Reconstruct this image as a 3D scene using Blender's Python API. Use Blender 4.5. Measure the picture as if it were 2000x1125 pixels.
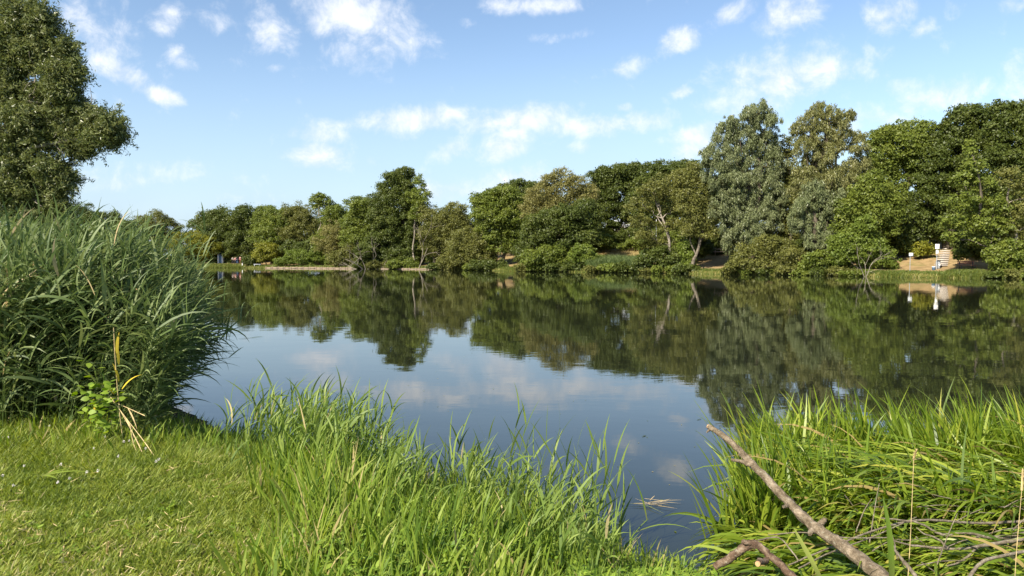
import bpy, math, random
import numpy as np
from mathutils import Vector, Matrix

for o in list(bpy.data.objects): bpy.data.objects.remove(o)
scene = bpy.context.scene
R = math.radians

# ------------------------------------------------------------------ camera
EYE = 2.1
F = 1351.0                     # focal length in photograph pixels (2000 wide)
PITCH = math.atan(58.5 / F)    # tilted slightly downwards
cam_d = bpy.data.cameras.new('camera'); cam = bpy.data.objects.new('camera', cam_d)
scene.collection.objects.link(cam); scene.camera = cam
cam.location = (0, 0, EYE); cam.rotation_euler = (math.pi / 2 - PITCH, 0, 0)
cam_d.sensor_width = 36; cam_d.lens = 36 * F / 2000; cam_d.clip_start = 0.05; cam_d.clip_end = 3000

def ray(px, py):
    dx = (px - 1000) / F; dy = (py - 562.5) / F
    cp, sp = math.cos(PITCH), math.sin(PITCH)
    return np.array([dx, cp - dy * sp, -sp - dy * cp])
def P(px, py, D):              # the place seen at a picture point, D metres out
    r = ray(px, py); return r * (D / r[1]) + np.array([0, 0, EYE])
def PZ(px, py, z):
    r = ray(px, py); return r * ((z - EYE) / r[2]) + np.array([0, 0, EYE])

# ------------------------------------------------------------------ sun, sky, exposure
SUN_EL, SUN_AZ = 40.0, 222.0   # azimuth clockwise from +Y: behind the viewer, to the left
sd = bpy.data.lights.new('sun', 'SUN'); sun = bpy.data.objects.new('sun', sd); scene.collection.objects.link(sun)
sd.energy = 5.0; sd.angle = R(0.53); sd.color = (1.0, 0.91, 0.76)
sv = Vector((math.sin(R(SUN_AZ)) * math.cos(R(SUN_EL)), math.cos(R(SUN_AZ)) * math.cos(R(SUN_EL)), math.sin(R(SUN_EL))))
sun.rotation_euler = sv.to_track_quat('Z', 'Y').to_euler()
scene.view_settings.view_transform = 'Standard'; scene.view_settings.look = 'None'
scene.view_settings.gamma = 1; scene.view_settings.exposure = 1.06
scene.render.engine = 'CYCLES'
scene.cycles.max_bounces = 6; scene.cycles.diffuse_bounces = 3; scene.cycles.glossy_bounces = 3
scene.cycles.transmission_bounces = 4; scene.cycles.transparent_max_bounces = 4

class NT:                      # small node-tree helper
    def __init__(s, nt): s.nt = nt; s.n = nt.nodes; s.l = nt.links
    def new(s, t, **kw):
        n = s.n.new(t)
        for k, v in kw.items(): setattr(n, k, v)
        return n
    def put(s, sock, v):
        if hasattr(v, 'is_output') or isinstance(v, bpy.types.NodeSocket): s.l.new(v, sock)
        else: sock.default_value = v
    def math(s, op, a, b=0.0, c=None, clamp=False):
        n = s.new('ShaderNodeMath', operation=op, use_clamp=clamp)
        s.put(n.inputs[0], a); s.put(n.inputs[1], b)
        if c is not None: s.put(n.inputs[2], c)
        return n.outputs[0]
    def mix(s, f, a, b):
        n = s.new('ShaderNodeMix', data_type='RGBA')
        s.put(n.inputs[0], f); s.put(n.inputs[6], a); s.put(n.inputs[7], b)
        return n.outputs[2]
    def sstep(s, v, lo, hi, a=0.0, b=1.0):
        n = s.new('ShaderNodeMapRange', interpolation_type='SMOOTHSTEP')
        s.put(n.inputs[0], v); n.inputs[1].default_value = lo; n.inputs[2].default_value = hi
        n.inputs[3].default_value = a; n.inputs[4].default_value = b
        return n.outputs[0]
    def noise(s, vec, scale, detail=4, rough=0.5, dist=0.0):
        n = s.new('ShaderNodeTexNoise'); n.inputs['Scale'].default_value = scale
        n.inputs['Detail'].default_value = detail; n.inputs['Roughness'].default_value = rough
        n.inputs['Distortion'].default_value = dist
        if vec is not None: s.l.new(vec, n.inputs['Vector'])
        return n.outputs['Fac']

world = bpy.data.worlds.new('World'); scene.world = world; world.use_nodes = True
w = NT(world.node_tree); w.n.clear()
sky = w.new('ShaderNodeTexSky', sky_type='NISHITA'); sky.sun_disc = False
sky.sun_elevation = R(SUN_EL); sky.sun_rotation = R(SUN_AZ); sky.air_density = 1.0; sky.dust_density = 0.3; sky.ozone_density = 1.0
tc = w.new('ShaderNodeTexCoord'); sp = w.new('ShaderNodeSeparateXYZ'); w.l.new(tc.outputs['Generated'], sp.inputs[0])
ay = w.math('MAXIMUM', w.math('ABSOLUTE', sp.outputs[1]), 0.05)
u = w.math('DIVIDE', sp.outputs[0], ay); v = w.math('DIVIDE', sp.outputs[2], ay)
uv = w.new('ShaderNodeCombineXYZ'); w.l.new(u, uv.inputs[0]); w.l.new(v, uv.inputs[1]); w.l.new(w.math('SIGN', sp.outputs[1]), uv.inputs[2])
# cloud banks: where (picture point), half sizes, tilt in degrees, strength
CLOUDS = [(690, 20, 150, 60, 20, 1.0), (680, 105, 45, 30, 10, .8), (520, 40, 75, 50, 30, .75), (780, 50, 50, 55, -10, .8), (440, 40, 60, 30, 20, .7),
          (180, 50, 80, 60, 30, .72), (330, 38, 28, 34, 70, .95), (235, 140, 62, 20, 32, .98), (318, 188, 38, 14, 20, .95), (355, 115, 32, 18, 40, .75),
          (1040, 8, 110, 18, 0, .95), (1090, 72, 90, 12, -6, .75), (900, 45, 25, 15, 0, .6), (1330, 75, 48, 25, -30, .95), (1430, 30, 60, 22, -25, .8),
          (1540, 25, 60, 36, -20, .95), (1740, 30, 50, 32, -30, .8), (1800, 55, 28, 14, -40, .7), (1560, 145, 150, 48, -4, .9), (1210, 135, 50, 18, -15, .8),
          (1540, 120, 60, 25, -10, .6), (1830, 195, 110, 32, -14, 1.0), (1700, 235, 120, 30, -8, .95), (2000, 165, 50, 50, -50, .9), (1990, 12, 40, 20, 0, .6),
          (1380, 262, 70, 26, -8, .9), (1200, 240, 130, 20, -3, .8), (1010, 232, 120, 24, -6, .85), (810, 232, 105, 24, -2, .9), (985, 285, 45, 30, -30, 1.0),
          (890, 292, 42, 22, -15, .8), (620, 260, 85, 26, 5, .75), (620, 305, 52, 26, 5, 1.0), (1010, 345, 75, 24, -8, .95), (880, 378, 75, 26, -8, .95),
          (380, 335, 160, 26, 3, .7), (250, 350, 160, 30, 0, .6), (1330, 178, 22, 12, 0, .8), (1218, 210, 18, 10, 0, .8), (535, 133, 18, 11, 0, .8), (1140, 290, 26, 12, 0, .6),
          (1360, 290, 60, 20, -10, .8), (730, 315, 16, 12, -30, .6), (1750, 175, 40, 22, -20, .7), (450, 385, 200, 22, 0, .45), (1480, 200, 120, 40, -10, .6)]
m = 0.22
for (cx, cy, rx, ry, ang, st) in CLOUDS:
    r = ray(cx, cy); mp = w.new('ShaderNodeMapping', vector_type='TEXTURE')
    mp.inputs['Location'].default_value = (r[0] / r[1], r[2] / r[1], 0); mp.inputs['Rotation'].default_value = (0, 0, R(-ang))
    mp.inputs['Scale'].default_value = (rx / F * 2.4, ry / F * 2.4, 1e6)
    w.l.new(uv.outputs[0], mp.inputs['Vector'])
    ln = w.new('ShaderNodeVectorMath', operation='LENGTH'); w.l.new(mp.outputs[0], ln.inputs[0])
    m = w.math('MAXIMUM', m, w.sstep(ln.outputs['Value'], 0.0, 1.0, st, 0.0))
n1 = w.noise(uv.outputs[0], 19.0, 10, 0.64, 0.25)
mp2 = w.new('ShaderNodeMapping'); mp2.inputs['Scale'].default_value = (0.8, 1.5, 1); w.l.new(uv.outputs[0], mp2.inputs['Vector'])
n2 = w.noise(mp2.outputs[0], 4.5, 4, 0.55, 0.3)
nn = w.math('ADD', w.math('MULTIPLY', n1, 1.55), w.math('MULTIPLY', n2, 0.75))
dens = w.math('ADD', nn, w.math('MULTIPLY', w.math('SUBTRACT', m, 1.0), 0.85))
cov = w.sstep(dens, 0.62, 1.34, 0.0, 0.88)
# thin veil low over the horizon
veil = w.math('MULTIPLY', w.sstep(v, 0.34, -0.02), w.sstep(n2, 0.2, 0.8, 0.75, 0.98))
tint = w.mix(w.sstep(n1, 0.3, 0.7), (4.1, 4.6, 5.4, 1), (5.9, 6.0, 6.2, 1))
hs = w.new('ShaderNodeHueSaturation'); hs.inputs['Saturation'].default_value = 1.02; hs.inputs['Value'].default_value = 1.0
w.l.new(sky.outputs[0], hs.inputs['Color'])
bg = w.new('ShaderNodeBackground'); bg.inputs['Strength'].default_value = 0.094
w.l.new(w.mix(cov, w.mix(veil, hs.outputs[0], (2.9, 3.8, 4.8, 1)), tint), bg.inputs['Color'])
wo = w.new('ShaderNodeOutputWorld'); w.l.new(bg.outputs[0], wo.inputs[0])
world.cycles.sampling_method = 'MANUAL'; world.cycles.sample_map_resolution = 512

# ------------------------------------------------------------------ mesh and object helpers
ORD = 'first second third fourth fifth sixth seventh eighth ninth tenth eleventh twelfth thirteenth fourteenth fifteenth sixteenth seventeenth eighteenth nineteenth twentieth'.split()
rng = np.random.default_rng(7)
random.seed(7)
COL = scene.collection
def tag(o, label=None, cat=None, group=None, kind=None):
    if label: o['label'] = label
    if cat: o['category'] = cat
    if group: o['group'] = group
    if kind: o['kind'] = kind
    return o
def empty(name, loc, label, cat, group=None):
    o = bpy.data.objects.new(name, None); COL.objects.link(o); o.location = tuple(loc); o.empty_display_size = .2
    return tag(o, label, cat, group)
def link_mesh(name, me, mat, parent=None):
    o = bpy.data.objects.new(name, me); COL.objects.link(o)
    if mat: me.materials.append(mat)
    if parent:
        o.parent = parent; o.matrix_parent_inverse = Matrix.Identity(4)
        o.location = -Vector(parent.location) if parent.type == 'EMPTY' else (0, 0, 0)
    return o
class MB:                      # gathers geometry, then links it as ONE mesh
    def __init__(s): s.V = []; s.F = []; s.A = []; s.T = []; s.n = 0; s.smooth = False
    def add(s, V, Fc, rnd=None, t=None):
        V = np.asarray(V, float).reshape(-1, 3); Fc = np.asarray(Fc, int)
        s.V.append(V); s.F.append(Fc + s.n)
        s.A.append(np.zeros(len(V)) if rnd is None else np.broadcast_to(rnd, (len(V),)).astype(float))
        s.T.append(np.zeros(len(V)) if t is None else np.broadcast_to(t, (len(V),)).astype(float))
        s.n += len(V); return s
    def build(s, name, mat, parent=None, smooth=False):
        V = np.concatenate(s.V); me = bpy.data.meshes.new(name)
        me.vertices.add(len(V)); me.vertices.foreach_set('co', V.ravel())
        idx = np.concatenate([f.ravel() for f in s.F]); k = np.concatenate([np.full(len(f), f.shape[1]) for f in s.F])
        me.loops.add(len(idx)); me.loops.foreach_set('vertex_index', idx.astype(np.int32))
        me.polygons.add(len(k)); st = np.concatenate([[0], np.cumsum(k)[:-1]])
        me.polygons.foreach_set('loop_start', st.astype(np.int32))
        me.update(calc_edges=True)
        for nm, A in (('rnd', s.A), ('along', s.T)):
            at = me.attributes.new(nm, 'FLOAT', 'POINT'); at.data.foreach_set('value', np.concatenate(A).astype(np.float32))
        if smooth: me.polygons.foreach_set('use_smooth', np.ones(len(k), bool))
        me.validate()
        return link_mesh(name, me, mat, parent)
def box(mb, c, size, rz=0.0, rnd=0.0, rx=0.0, bev=0.0):
    sx, sy, sz = np.array(size) / 2; c = np.asarray(c, float)
    if bev <= 0:
        V = np.array([[x, y, z] for z in (-sz, sz) for y in (-sy, sy) for x in (-sx, sx)])
        Fc = [[0, 2, 3, 1], [4, 5, 7, 6], [0, 1, 5, 4], [2, 6, 7, 3], [0, 4, 6, 2], [1, 3, 7, 5]]
    else:                      # chamfered upright edges and top
        b = bev; prof = [(-sx + b, -sy), (sx - b, -sy), (sx, -sy + b), (sx, sy - b), (sx - b, sy), (-sx + b, sy), (-sx, sy - b), (-sx, -sy + b)]
        V = [[x, y, -sz] for x, y in prof] + [[x, y, sz - b] for x, y in prof] + [[x * (1 - b / sx), y * (1 - b / sy), sz] for x, y in prof]
        V = np.array(V); Fc = []
        q = [[i + 8 * k, (i + 1) % 8 + 8 * k, (i + 1) % 8 + 8 * (k + 1), i + 8 * (k + 1)] for k in (0, 1) for i in range(8)]
        ca, sa = math.cos(rx), math.sin(rx)
        V = V @ np.array([[1, 0, 0], [0, ca, sa], [0, -sa, ca]])
        cz, szn = math.cos(rz), math.sin(rz)
        V = V @ np.array([[cz, szn, 0], [-szn, cz, 0], [0, 0, 1]]) + c
        mb.add(V, q, rnd); mb.add(V[[7, 6, 5, 4, 3, 2, 1, 0]], [list(range(8))], rnd); mb.add(V[16:], [list(range(8))], rnd); return
    ca, sa = math.cos(rx), math.sin(rx)
    V = V @ np.array([[1, 0, 0], [0, ca, sa], [0, -sa, ca]])
    cz, szn = math.cos(rz), math.sin(rz)
    V = V @ np.array([[cz, szn, 0], [-szn, cz, 0], [0, 0, 1]]) + c
    mb.add(V, Fc, rnd)
def tube(mb, pts, rad, n=7, rnd=0.0, rough=0.0, cap=True):
    pts = np.asarray(pts, float); rad = np.broadcast_to(rad, (len(pts),)).astype(float)
    d = np.gradient(pts, axis=0); d /= np.linalg.norm(d, axis=1)[:, None] + 1e-9
    ref = np.array([0.13, 0.31, 1.0]) if abs(d[0][2]) < .9 else np.array([1.0, .2, 0])
    a = np.cross(d, ref); a /= np.linalg.norm(a, axis=1)[:, None] + 1e-9; b = np.cross(d, a)
    th = np.linspace(0, 2 * math.pi, n, endpoint=False)
    rr = rad[:, None] * (1 + rough * rng.normal(size=(len(pts), n)))
    V = pts[:, None, :] + rr[:, :, None] * (np.cos(th)[None, :, None] * a[:, None, :] + np.sin(th)[None, :, None] * b[:, None, :])
    m_ = len(pts); i, j = np.meshgrid(np.arange(m_ - 1), np.arange(n), indexing='ij'); j2 = (j + 1) % n
    Fc = np.stack([i * n + j, i * n + j2, (i + 1) * n + j2, (i + 1) * n + j], -1).reshape(-1, 4)
    tt = np.repeat(np.linspace(0, 1, m_), n)
    mb.add(V.reshape(-1, 3), Fc, rnd, tt)
    if cap:
        mb.add(V[0][::-1], [list(range(n))], rnd, 0); mb.add(V[-1], [list(range(n))], rnd, 1)
def smooth_path(pts, k=5):     # Catmull-Rom through the points
    pts = np.asarray(pts, float); p = np.vstack([2 * pts[0] - pts[1], pts, 2 * pts[-1] - pts[-2]]); out = []
    for i in range(1, len(p) - 2):
        for t in np.linspace(0, 1, k, endpoint=False):
            out.append(.5 * ((2 * p[i]) + (-p[i - 1] + p[i + 1]) * t + (2 * p[i - 1] - 5 * p[i] + 4 * p[i + 1] - p[i + 2]) * t ** 2 + (-p[i - 1] + 3 * p[i] - 3 * p[i + 1] + p[i + 2]) * t ** 3))
    out.append(p[-2]); return np.array(out)
def ribbons(mb, P0, az, el, L, W, droop, nseg=5, prof='leaf', roll=0.0, rnd=None, bend=0.0, power=1.5, g=None):
    """many curved blades at once: each starts at P0, heads off at azimuth az / elevation el and droops along its length"""
    g = g or rng
    P0 = np.asarray(P0, float); N = len(P0); t = np.linspace(0, 1, nseg + 1)
    bc = lambda x: np.broadcast_to(x, (N,)).astype(float)
    az, el, L, W, droop, roll, bend = map(bc, (az, el, L, W, droop, roll, bend))
    rnd = g.random(N) if rnd is None else bc(rnd)
    E = el[:, None] - droop[:, None] * (t ** power)[None]; A = az[:, None] + bend[:, None] * t[None]
    T = np.stack([np.cos(E) * np.cos(A), np.cos(E) * np.sin(A), np.sin(E)], -1)
    step = (L / nseg)[:, None, None]
    pos = np.concatenate([np.zeros((N, 1, 3)), np.cumsum((T[:, :-1] + T[:, 1:]) * .5 * step, 1)], 1) + P0[:, None]
    S = np.stack([-np.sin(A), np.cos(A), np.zeros_like(A)], -1)
    U = np.cross(T, S); S = S * np.cos(roll)[:, None, None] + U * np.sin(roll)[:, None, None]
    if prof == 'leaf': wp = np.array([np.interp(x, [0, .12, .35, .7, 1], [.45, .9, 1, .62, .02]) for x in t])
    elif prof == 'blade': wp = np.array([np.interp(x, [0, .5, .8, 1], [.9, 1, .6, .03]) for x in t])
    elif prof == 'stem': wp = 1 - .75 * t
    else: wp = np.array([np.interp(x, [0, .25, .5, .8, 1], [.15, .9, 1, .6, .05]) for x in t])
    h = (W[:, None] * wp[None] * .5)[..., None] * S
    V = np.stack([pos - h, pos + h], 2).reshape(N, -1, 3)
    k = 2 * (nseg + 1); i = np.arange(nseg) * 2
    f = np.stack([i, i + 1, i + 3, i + 2], -1)
    Fc = (np.arange(N)[:, None, None] * k + f[None]).reshape(-1, 4)
    mb.add(V.reshape(-1, 3), Fc, np.repeat(rnd, k), np.tile(np.repeat(t, 2), N))
    return pos
def unit(N, g): d = g.normal(size=(N, 3)); return d / np.linalg.norm(d, axis=1)[:, None]
def leaf_tris(mb, C, nrm, size, asp, rnd, g, along=None):
    """one pointed leaf (triangle) per centre, lying roughly across nrm"""
    N = len(C); nrm = nrm / (np.linalg.norm(nrm, axis=1)[:, None] + 1e-9)
    if along is None: along = unit(N, g)
    a = along - nrm * np.sum(along * nrm, 1)[:, None]; a /= np.linalg.norm(a, axis=1)[:, None] + 1e-9
    b = np.cross(nrm, a); size = np.broadcast_to(size, (N,))[:, None]
    V = np.stack([C + a * size * .55, C - a * size * .35 + b * size * asp, C - a * size * .45 - b * size * asp], 1)
    mb.add(V.reshape(-1, 3), np.arange(3 * N).reshape(-1, 3), np.repeat(rnd, 3))

# ------------------------------------------------------------------ materials
def attr(t, name):
    n = t.new('ShaderNodeAttribute'); n.attribute_name = name; return n.outputs['Fac']
def ramp(t, fac, stops):
    r = t.new('ShaderNodeValToRGB'); t.l.new(fac, r.inputs[0]); e = r.color_ramp.elements
    while len(e) < len(stops): e.new(.5)
    for i, (p_, c) in enumerate(stops): e[i].position = p_; e[i].color = (*c, 1)
    return r.outputs[0]
def new_mat(name):
    m_ = bpy.data.materials.new(name); m_.use_nodes = True; t = NT(m_.node_tree); t.n.clear()
    out = t.new('ShaderNodeOutputMaterial'); return m_, t, out
def leaf_mat(name, stops, tr=0.35, trc=1.25, rough=.5, spec=.35, along=None):
    m_, t, out = new_mat(name); c = ramp(t, attr(t, 'rnd'), stops)
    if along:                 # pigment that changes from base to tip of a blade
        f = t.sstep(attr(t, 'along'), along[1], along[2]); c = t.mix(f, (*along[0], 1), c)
    b = t.new('ShaderNodeBsdfPrincipled'); b.inputs['Roughness'].default_value = rough; b.inputs['Specular IOR Level'].default_value = spec
    t.l.new(c, b.inputs['Base Color'])
    tl = t.new('ShaderNodeBsdfTranslucent'); h = t.new('ShaderNodeHueSaturation'); h.inputs['Value'].default_value = trc; h.inputs['Hue'].default_value = .49
    h.inputs['Saturation'].default_value = 1.1
    t.l.new(c, h.inputs['Color']); t.l.new(h.outputs[0], tl.inputs[0])
    mx = t.new('ShaderNodeMixShader'); mx.inputs[0].default_value = tr
    t.l.new(b.outputs[0], mx.inputs[1]); t.l.new(tl.outputs[0], mx.inputs[2]); t.l.new(mx.outputs[0], out.inputs[0]); return m_
def plain(name, col, rough=.6, var=.15, scale=8, metal=0, bump=0.0):
    m_, t, out = new_mat(name); g_ = t.new('ShaderNodeNewGeometry'); n = t.noise(g_.outputs['Position'], scale, 5, .6)
    a = tuple(x * (1 - var) for x in col) + (1,); b_ = tuple(min(1, x * (1 + var)) for x in col) + (1,)
    b = t.new('ShaderNodeBsdfPrincipled'); b.inputs['Roughness'].default_value = rough; b.inputs['Metallic'].default_value = metal
    t.l.new(t.mix(t.sstep(n, .3, .7), a, b_), b.inputs['Base Color'])
    if bump:
        bp = t.new('ShaderNodeBump'); bp.inputs['Strength'].default_value = 1; bp.inputs['Distance'].default_value = bump
        t.l.new(n, bp.inputs['Height']); t.l.new(bp.outputs[0], b.inputs['Normal'])
    t.l.new(b.outputs[0], out.inputs[0]); return m_
def bark_mat(name, dark, mid, light, scale=6.0, lichen=None, bump=.01):
    m_, t, out = new_mat(name); g_ = t.new('ShaderNodeNewGeometry')
    n = t.noise(g_.outputs['Position'], scale, 8, .65); n2 = t.noise(g_.outputs['Position'], scale * 4.3, 5, .6)
    c = ramp(t, n, [(.3, dark), (.5, mid), (.72, light)])
    c = t.mix(t.math('MULTIPLY', t.sstep(n2, .45, .7), .45), c, (*dark, 1))
    if lichen: c = t.mix(t.math('MULTIPLY', t.sstep(t.noise(g_.outputs['Position'], scale * 1.7, 6, .7), .56, .70), .5), c, (*lichen, 1))
    b = t.new('ShaderNodeBsdfPrincipled'); b.inputs['Roughness'].default_value = .85; b.inputs['Specular IOR Level'].default_value = .2
    t.l.new(c, b.inputs['Base Color']); bp = t.new('ShaderNodeBump'); bp.inputs['Distance'].default_value = bump; bp.inputs['Strength'].default_value = 1
    t.l.new(t.math('ADD', n, t.math('MULTIPLY', n2, .5)), bp.inputs['Height']); t.l.new(bp.outputs[0], b.inputs['Normal'])
    t.l.new(b.outputs[0], out.inputs[0]); return m_

S3 = lambda a, b, c: [(0, a), (.5, b), (1, c)]
M = dict(
    oak=leaf_mat('dark_leaves', S3((0.044, 0.066, 0.011), (0.079, 0.105, 0.018), (0.136, 0.155, 0.029))),
    green=leaf_mat('green_leaves', S3((0.077, 0.112, 0.018), (0.134, 0.171, 0.025), (0.211, 0.238, 0.039))),
    bright=leaf_mat('bright_leaves', S3((.080, .118, .018), (.132, .180, .025), (.205, .248, .038))),
    olive=leaf_mat('olive_leaves', S3((0.083, 0.098, 0.022), (0.141, 0.149, 0.033), (0.211, 0.207, 0.051))),
    brown=leaf_mat('brownish_leaves', S3((.125, .128, .033), (.195, .185, .052), (.280, .255, .085))),
    yellow=leaf_mat('yellow_green_leaves', S3((0.115, 0.134, 0.014), (0.198, 0.207, 0.022), (0.275, 0.262, 0.033))),
    silver=leaf_mat('silver_willow_leaves', S3((0.109, 0.138, 0.055), (0.184, 0.213, 0.094), (0.299, 0.322, 0.171)), rough=.4, spec=.4),
    goldw=leaf_mat('pale_willow_leaves', S3((0.127, 0.140, 0.044), (0.207, 0.213, 0.072), (0.322, 0.308, 0.138)), rough=.4, spec=.4),
    neart=leaf_mat('near_willow_leaves', S3((.080, .110, .032), (.140, .168, .050), (.255, .270, .125)), rough=.4, spec=.4),
    reed=leaf_mat('reed_leaves', [(0, (.055, .092, .030)), (.5, (.118, .168, .052)), (.90, (.240, .285, .115)), (.97, (.42, .36, .17)), (1, (.48, .38, .20))], tr=.33, rough=.5, spec=.3),
    yreed=leaf_mat('young_reed_leaves', [(0, (.085, .140, .028)), (.5, (.165, .240, .045)), (.92, (.275, .340, .080)), (1, (.46, .38, .18))], tr=.4, rough=.5, spec=.3),
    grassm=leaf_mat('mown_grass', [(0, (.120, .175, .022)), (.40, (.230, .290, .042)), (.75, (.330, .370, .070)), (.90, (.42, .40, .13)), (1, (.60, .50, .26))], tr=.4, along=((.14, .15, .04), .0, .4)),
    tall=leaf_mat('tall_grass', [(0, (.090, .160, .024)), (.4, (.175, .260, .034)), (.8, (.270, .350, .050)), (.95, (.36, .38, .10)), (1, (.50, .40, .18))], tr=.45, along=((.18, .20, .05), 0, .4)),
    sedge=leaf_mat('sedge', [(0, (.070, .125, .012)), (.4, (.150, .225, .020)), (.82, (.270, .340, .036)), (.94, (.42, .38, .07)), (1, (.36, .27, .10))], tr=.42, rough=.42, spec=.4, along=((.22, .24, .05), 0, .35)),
    herb=leaf_mat('herb_leaves', S3((.10, .19, .02), (.19, .29, .03), (.28, .38, .05)), tr=.4),
    straw=plain('straw', (.50, .38, .18), .7, .25, 30), yellowleaf=leaf_mat('yellow_reed_leaf', S3((.50, .40, .03), (.65, .50, .05), (.60, .48, .12))),
    bank=leaf_mat('bank_grass', [(0, (.07, .11, .02)), (.5, (.13, .17, .03)), (.85, (.22, .23, .05)), (1, (.46, .36, .15))]),
    dry=leaf_mat('dry_grass', S3((.30, .24, .09), (.42, .33, .14), (.52, .43, .2))),
    bark=bark_mat('bark', (.035, .028, .020), (.085, .068, .048), (.16, .135, .10), 3),
    midbark=bark_mat('grey_brown_bark', (.05, .042, .03), (.13, .108, .08), (.24, .205, .155), 3),
    palebark=bark_mat('pale_bark', (.12, .10, .075), (.22, .19, .145), (.36, .32, .26), 3),
    deadwood=bark_mat('dead_wood', (.14, .12, .09), (.28, .24, .19), (.42, .38, .31), 5),
    limb=bark_mat('fallen_limb_bark', (.070, .050, .030), (.190, .148, .098), (.36, .29, .21), 22, lichen=(.40, .41, .32), bump=.022),
    twig=bark_mat('grey_twig_bark', (.07, .055, .038), (.165, .135, .095), (.30, .26, .20), 30, lichen=(.42, .43, .33), bump=.006),
    log=bark_mat('log_bark', (.04, .022, .014), (.13, .085, .055), (.32, .25, .18), 18, lichen=(.42, .41, .33), bump=.015),
    cut=plain('cut_wood', (.40, .24, .11), .7, .2, 60), white=plain('white_paint', (.78, .78, .76), .45, .05),
    grey=plain('grey_metal', (.30, .32, .34), .5, .12), dark=plain('dark_metal', (.05, .055, .06), .5, .2), blue=plain('blue_plastic', (.07, .13, .22), .45, .1),
    riser=plain('dark_riser', (.07, .055, .04), .8), wood=plain('weathered_timber', (.40, .30, .22), .8, .3, 6, bump=.005), redwood=plain('red_brown_boards', (.42, .15, .09), .65, .25, 9),
    palewood=plain('pale_boards', (.21, .16, .11), .8, .2, 4), stone=plain('stone_tread', (.46, .41, .35), .8, .12, 5), skin=plain('skin', (.50, .31, .22), .6, .05),
    redcloth=plain('red_cloth', (.24, .04, .05), .8), bluecloth=plain('blue_cloth', (.06, .12, .30), .8), whitecloth=plain('white_cloth', (.36, .35, .36), .8),
    pinkcloth=plain('pink_cloth', (.34, .13, .16), .8), darkcloth=plain('dark_cloth', (.03, .03, .04), .8), hair=plain('hair', (.05, .03, .02), .6),
    roof=plain('pale_roof', (.60, .62, .64), .4, .1), glass=plain('window_glass', (.03, .04, .05), .1, .1), petal=plain('clover_petals', (.75, .70, .66), .7, .08),
)

# ------------------------------------------------------------------ lake outline and ground
def far_pt(px, D): return ((px - 1000) / F * D, D)
SHORE = [(360, 152), (470, 149), (500, 144), (600, 140), (720, 134), (850, 126), (940, 118), (1000, 110), (1100, 104), (1180, 101), (1300, 95), (1400, 90), (1500, 86), (1600, 82), (1680, 78.5), (1750, 76), (1850, 73), (1930, 71.5), (2000, 70), (2150, 67), (2400, 62)]
def shoreD(px): return float(np.interp(px, [s[0] for s in SHORE], [s[1] for s in SHORE]))
NEAR = [(110, 35), (60, 14), (25, 9.0), (7.2, 6.9), (4.9, 6.4), (3.3, 6.1), (2.35, 5.6), (1.75, 5.05), (1.50, 4.65), (1.14, 4.36), (.78, 4.42), (.60, 4.80), (.28, 5.2), (-.45, 5.75), (-1.5, 6.4), (-2.2, 6.95), (-2.85, 7.5), (-3.3, 7.9), (-4.0, 8.9), (-6.2, 11), (-13, 21), (-20, 38), (-46, 92), (-66, 140)]
POLY = np.array([far_pt(a, b) for a, b in SHORE] + NEAR)
def signed_dist(X, Y):         # positive on land
    X = np.asarray(X, float); Y = np.asarray(Y, float); sh = X.shape; X = X.ravel(); Y = Y.ravel()
    d = np.full(X.shape, 1e9); ins = np.zeros(X.shape, bool); n = len(POLY)
    for i in range(n):
        a = POLY[i]; b = POLY[(i + 1) % n]; e = b - a; wx = X - a[0]; wy = Y - a[1]
        t = np.clip((wx * e[0] + wy * e[1]) / (e @ e), 0, 1); d = np.minimum(d, (wx - t * e[0]) ** 2 + (wy - t * e[1]) ** 2)
        c = ((a[1] <= Y) != (b[1] <= Y)); xi = a[0] + (Y - a[1]) / (e[1] if abs(e[1]) > 1e-9 else 1e-9) * e[0]; ins ^= c & (X < xi)
    d = np.sqrt(d); d[ins] *= -1; return d.reshape(sh)
def ss(x, a, b): t = np.clip((x - a) / (b - a), 0, 1); return t * t * (3 - 2 * t)
def wob(X, Y, s): return np.sin(X * s * 1.3 + 1.7 * np.sin(Y * s * .7)) * np.sin(Y * s * 1.1 + 1.3 * np.sin(X * s * .9 + 2))
def ground_z(X, Y, d=None):
    X = np.asarray(X, float); Y = np.asarray(Y, float)
    if d is None: d = signed_dist(X, Y)
    far = ss(Y, 20, 50); ang = X / np.maximum(np.abs(Y), 1); right = ss(ang, -.14, .02)
    near_h = .06 * ss(d, -.05, .1) + .40 * (1 - .8 * ss(X, .9, 1.6) * ss(Y, 2.6, 3.6)) * ss(d, .0, 1.7) + .018 * wob(X, Y, 3.1) * ss(d, 0, .5) + .01 * wob(X, Y, 8) * ss(d, 0, .5)
    prof = np.interp(d, [0, 1, 6, 9, 16, 30, 60, 120], [0, .35, .95, 1.5, 3.0, 4.7, 7.0, 8.5]); flat = np.interp(d, [0, 1, 4, 12, 40, 120], [0, .35, .7, 1.15, 1.8, 3])
    far_h = prof * right + flat * (1 - right) + .06 * wob(X, Y, .5) * ss(d, 1, 4)
    clear = np.interp(d, [0, 1, 9.5, 20, 35, 60, 120], [0, .3, 1.2, 3.35, 5.4, 7.5, 9]); cw = ss(ang, .50, .56)
    far_h = far_h * (1 - cw) + (clear + .05 * wob(X, Y, .5) * ss(d, 1, 4)) * cw
    land = near_h * (1 - far) + far_h * far
    bed = -np.minimum(.12 + (-d) * .45, 2.0) * ss(-d, 0, .35)
    return np.where(d > 0, land, bed)
def gz(x, y): return float(ground_z(np.array([x]), np.array([y]))[0])

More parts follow.
